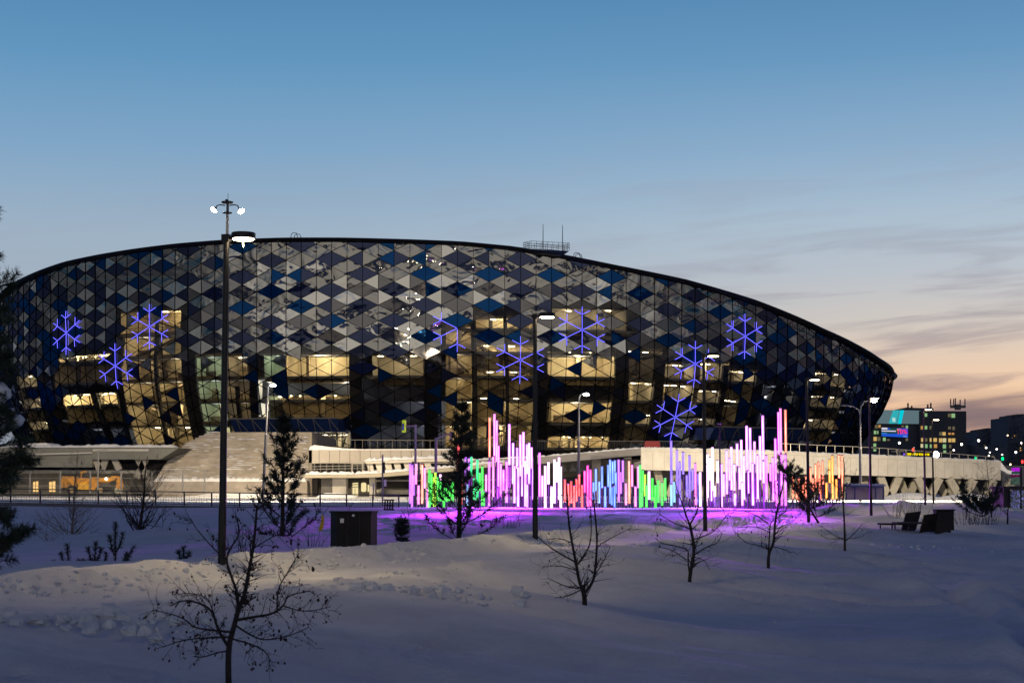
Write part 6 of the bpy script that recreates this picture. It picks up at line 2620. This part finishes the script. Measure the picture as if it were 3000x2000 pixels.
for px in (2785, 2794, 2799, 2813, 2827):
    am.bar(at(px, 1193, YO + 20), at(px, 1166 + (px % 3) * 2, YO + 20), .35)
for y in (1193, 1189):
    am.bar(at(2784, y, YO + 20), at(2829, y, YO + 20), .5)
am.build('antenna_frame', mat('antenna_grey', (.12, .11, .11), .6), ob)

# dim apartment blocks and wooded skyline
DIST = mat('distant_wall', (0.06, 0.07, 0.09), .9, var=.2, scale=.02)
for pts, Y, lab in (([(2864, 1262), (2960, 1256), (2960, 1420), (2864, 1420)], 900, 'dim distant apartment block right of the office block'),
                    ([(2952, 1222), (3090, 1214), (3090, 1420), (2952, 1420)], 840, 'taller dim distant block cut by the right frame edge'),
                    ([(2826, 1310), (2950, 1310), (2950, 1420), (2826, 1420)], 700, 'low dark distant row of houses behind the overpass end')):
    t = thing('distant_block', at(pts[0][0], 1415, Y), lab, 'building', 'dark distant blocks')
    m = MB()
    face(m, pts, Y, 30)
    m.build('wall', DIST, t)
    rg = random.Random(int(Y))
    m = MB()
    x = pts[0][0]
    while x < pts[1][0] - 6:
        w_ = rg.uniform(8, 24)
        f = (x - pts[0][0]) / (pts[1][0] - pts[0][0])
        y0 = pts[0][1] + (pts[1][1] - pts[0][1]) * f
        face(m, [(x, y0 - rg.uniform(2, 9)), (min(x + w_, pts[1][0]), y0 - rg.uniform(2, 9)), (min(x + w_, pts[1][0]), y0 + 1), (x, y0 + 1)], Y + 5, 15)
        x += w_ + rg.uniform(2, 14)
    m.build('roof', DIST, t)
    for k in range(7):
        px, py = rg.uniform(max(pts[0][0], 2835) + 4, min(pts[1][0], 3010) - 4), rg.uniform(pts[0][1] + 22, 1392)
        m = MB()
        s = rg.uniform(1.5, 3)
        face(m, [(px - s, py - s), (px + s, py - s), (px + s, py + s), (px - s, py + s)], Y - .4, .3)
        m.build('lit_window', emat('office_win_' + rg.choice('yod'), WCOL['y'], .7), t)


def crown(label, px, py_top, py_base, wpx, Y, seed):
    rg = random.Random(seed)
    m = MB()
    b, tp = at(px, py_base, Y), at(px, py_top, Y)
    H = tp.z - b.z
    W_ = wpx * Y / FPX / 2
    for _ in range(420):
        a_, ph, r_ = rg.uniform(0, 6.28), math.acos(rg.uniform(-.6, 1)), rg.uniform(.3, 1) ** .5
        c = Vector((b.x + W_ * r_ * math.sin(ph) * math.cos(a_), b.y + W_ * r_ * math.sin(ph) * math.sin(a_), b.z + H * (.45 + .55 * r_ * math.cos(ph))))
        s = W_ * rg.uniform(.05, .15)
        n_ = Vector((rg.uniform(-1, 1), rg.uniform(-1, 1), rg.uniform(-1, 1))).normalized()
        u_ = n_.orthogonal().normalized() * s
        v_ = n_.cross(u_)
        m.add([c - u_ - v_ * .6, c + u_ - v_ * .4, c + u_ * .7 + v_, c - u_ * .8 + v_ * .7], [(0, 1, 2, 3)])
    t = thing('distant_tree', b, label, 'tree', 'dark trees on the skyline')
    m.build('crown', mat('distant_foliage', (.045, .055, .07), .9), t)
    m = MB()
    m.tube([b, b + Vector((0, 0, H * .6))], [.5, .3], 6)
    m.build('trunk', BARK, t)


for px, yt, w_, Y, lab in ((2838, 1278, 44, 640, 'dark rounded tree right beside the office block'), (2895, 1250, 50, 880, 'dark rounded tree above the dim apartment block'),
                           (2985, 1210, 60, 830, 'dark tree topping the tallest skyline block at right'), (2960, 1345, 60, 420, 'dark tree mass behind the traffic lights'),
                           (3000, 1330, 70, 400, 'dark tree cut by the right frame edge above the kiosk'), (2850, 1300, 40, 600, 'small dark tree low beside the office block')):
    crown(lab, px, yt, 1425, w_, Y, int(px))

# street lights, traffic lights, far signs
def far_light(px, py, Y, col, label, r=.35, cat='street light', nm='far_street_light', strength=6, grp='distant street lights'):
    b = at(px, 1418, Y)
    t = thing(nm, b, label, cat, grp)
    m = MB()
    m.tube([b, at(px, py, Y)], .1, 6)
    m.build('pole', DARKSTEEL, t)
    m = MB()
    m.blob(at(px, py, Y - .2), (r * .68, r * .5, r * .68), 8, 6, 0)
    m.build('lamp', emat('far_' + '%02x%02x%02x' % tuple(int(c * 255) for c in col), col, strength), t)


CW, CY = (1, .92, .85), (1, .75, .4)
for i, (px, py, Y, c, r, lab) in enumerate([
        (2635, 1297, 420, CW, .42, 'distant white street light below the video screen'), (2675, 1311, 420, CW, .42, 'distant white street light above the yellow running sign'),
        (2817, 1301, 480, CW, .5, 'distant white street light at the office block right corner'), (2794, 1318, 420, CW, .3, 'small distant street light under the office windows'),
        (2867, 1290, 520, CW, .55, 'distant street light left of the dim apartment block'), (2889, 1311, 520, CW, .42, 'distant white light second from the office block'),
        (2920, 1315, 520, CW, .38, 'distant white light under the dim apartment block'), (2900, 1325, 480, CW, .28, 'tiny distant light above a smaller one'),
        (2897, 1334, 480, CW, .28, 'tiny distant light just above the overpass rail'), (2936, 1332, 450, CW, .35, 'distant light directly over the green traffic light'),
        (2976, 1324, 450, CW, .42, 'distant white light left of the right frame edge'), (2992, 1297, 600, CW, .4, 'distant white light high at the right frame edge'),
        (2952, 1275, 640, CY, .36, 'yellow distant light on the dim apartment block'), (2960, 1360, 380, CY, .28, 'yellowish distant light right of the traffic lights'),
        (2931, 1364, 340, CY, .3, 'warm distant headlight pair left member at the overpass end'), (2939, 1364, 340, CY, .22, 'warm distant headlight pair right member at the overpass end')]):
    far_light(px, py, Y, c, lab, r)
far_light(2742, 1331, 340, (1, .96, .95), 'very bright distant floodlight above the overpass right of the yellow sign', 1.0, strength=14)
for px, py, c, lab in ((2937, 1343, (0, 1, .25), 'green traffic light beyond the overpass end'), (2858, 1343, (0, .6, .2), 'small green traffic light over the overpass rail'), (2995, 1352, (1, .05, .05), 'red traffic light at the right frame edge'),
                       (2675, 1317, (1, .08, .05), 'red traffic light below a street light behind the overpass')):
    t = thing('traffic_light', at(px, 1415, 330), lab, 'traffic light', 'distant traffic lights')
    m = MB()
    m.tube([at(px, 1418, 330), at(px, py, 330)], .09, 6)
    m.build('pole', DARKSTEEL, t)
    m = MB()
    c_ = at(px, py, 330)
    m.box((c_.x, c_.y + .15, c_.z - .6), (.4, .3, 1.3))
    m.build('housing', BLACK, t)
    m = MB()
    m.blob(c_ + Vector((0, -.05, 0)), (.24, .12, .36), 8, 6, 0)
    m.build('signal', emat('signal_%d' % px, c, 2.2), t)

t = thing('running_text_sign', at(2690, 1330, 330), 'yellow dot-matrix running-text sign behind the overpass railing', 'sign')
m = MB()
face(m, [(2655, 1324), (2727, 1326), (2727, 1336), (2655, 1334)], 330.2, .4)
m.build('panel', BLACK, t)
m = MB()
rg = random.Random(9)
for x0, x1 in ((2658, 2670), (2673, 2689), (2692, 2697), (2699, 2706), (2707, 2714), (2716, 2723)):
    x = x0
    while x < x1:
        for r_ in range(4):
            if rg.random() < .8:
                y = 1326.6 + r_ * 1.55 + (x - 2655) * .018
                face(m, [(x, y), (x + 1.1, y), (x + 1.1, y + 1.2), (x, y + 1.2)], 330.0, .1)
        x += 1.4
m.build('led_dots', emat('led_yellow', (1, .78, .0), 1.3), t)['kind'] = 'stuff'
t = thing('kiosk_stop', at(2622, 1336, 300), 'faint pale shelter with a violet light behind the overpass', 'shelter')
m = MB()
face(m, [(2618, 1320), (2648, 1319), (2650, 1323), (2618, 1323)], 300, 2)
face(m, [(2636, 1323), (2638, 1323), (2638, 1336), (2636, 1336)], 300, 1)
m.build('frame', mat('shelter_pale', (.4, .38, .34), .6), t)
m = MB()
face(m, [(2647, 1327), (2651, 1327), (2651, 1333), (2647, 1333)], 299.8, .2)
m.build('violet_lamp', emat('violet_lamp', (.25, .1, 1), 1.0), t)

# glass kiosk with coloured lights at the right frame edge
YK = 105.0
t = thing('glass_kiosk', at(2980, 1490, YK), 'dark glass kiosk with violet sign and painted colourful reflections at the right edge', 'kiosk')
KD = mat('kiosk_dark', (.02, .02, .03), .5)
m = MB()
face(m, [(2940, 1424), (3080, 1424), (3080, 1434), (2940, 1434)], YK - .3, 3)
m.build('roof', KD, t)
m = MB()
face(m, [(2941, 1428), (2957, 1428), (2957, 1486), (2941, 1486)], YK, 2.6)
m.build('side_pillar', KD, t)
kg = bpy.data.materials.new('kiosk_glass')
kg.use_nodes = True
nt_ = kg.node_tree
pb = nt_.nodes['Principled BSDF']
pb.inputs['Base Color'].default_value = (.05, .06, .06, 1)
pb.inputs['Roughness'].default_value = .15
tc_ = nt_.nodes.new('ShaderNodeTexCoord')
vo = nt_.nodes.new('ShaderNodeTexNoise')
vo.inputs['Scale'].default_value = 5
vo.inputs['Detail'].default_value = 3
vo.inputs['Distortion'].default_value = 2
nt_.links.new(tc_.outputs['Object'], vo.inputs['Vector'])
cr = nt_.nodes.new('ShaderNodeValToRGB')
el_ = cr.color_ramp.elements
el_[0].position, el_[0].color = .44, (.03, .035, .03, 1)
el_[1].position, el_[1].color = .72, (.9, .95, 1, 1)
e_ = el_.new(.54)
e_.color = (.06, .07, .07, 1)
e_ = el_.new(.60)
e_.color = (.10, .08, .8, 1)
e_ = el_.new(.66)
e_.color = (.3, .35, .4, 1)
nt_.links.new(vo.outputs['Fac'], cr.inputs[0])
nt_.links.new(cr.outputs[0], pb.inputs['Emission Color'])  # lights and reflections put into the glass as a glowing noise pattern
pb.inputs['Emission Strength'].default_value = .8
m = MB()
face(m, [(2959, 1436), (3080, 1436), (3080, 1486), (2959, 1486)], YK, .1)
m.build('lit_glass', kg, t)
for px in (2958, 2991, 3025):
    m = MB()
    m.bar(at(px, 1436, YK - .1), at(px, 1488, YK - .1), .09, .09)
    m.build('glazing_bar', KD, t)
t = thing('violet_sign_board', at(2980, 1490, 112), 'post-mounted board with violet, dark red and green bands behind the kiosk', 'sign')
for pts, c, nm in (([(2966, 1370), (2990, 1369), (2990, 1379), (2966, 1380)], (.42, .01, .62), 'violet'), ([(2966, 1381), (2990, 1380), (2990, 1388), (2966, 1389)], (.03, .06, .06), 'slate'),
                   ([(2965, 1390), (2990, 1389), (2990, 1396), (2965, 1398)], (.09, .005, .05), 'maroon'), ([(2965, 1399), (2990, 1397), (2990, 1418), (2962, 1420)], (.05, .09, .07), 'green')):
    m = MB()
    face(m, pts, 112, .2)
    m.build('sign_band', emat('band_' + nm, c, 1.0), t)
m = MB()
m.bar(at(2991, 1369, 111.9), at(2992, 1490, 111.9), .12)
m.build('post', KD, t)
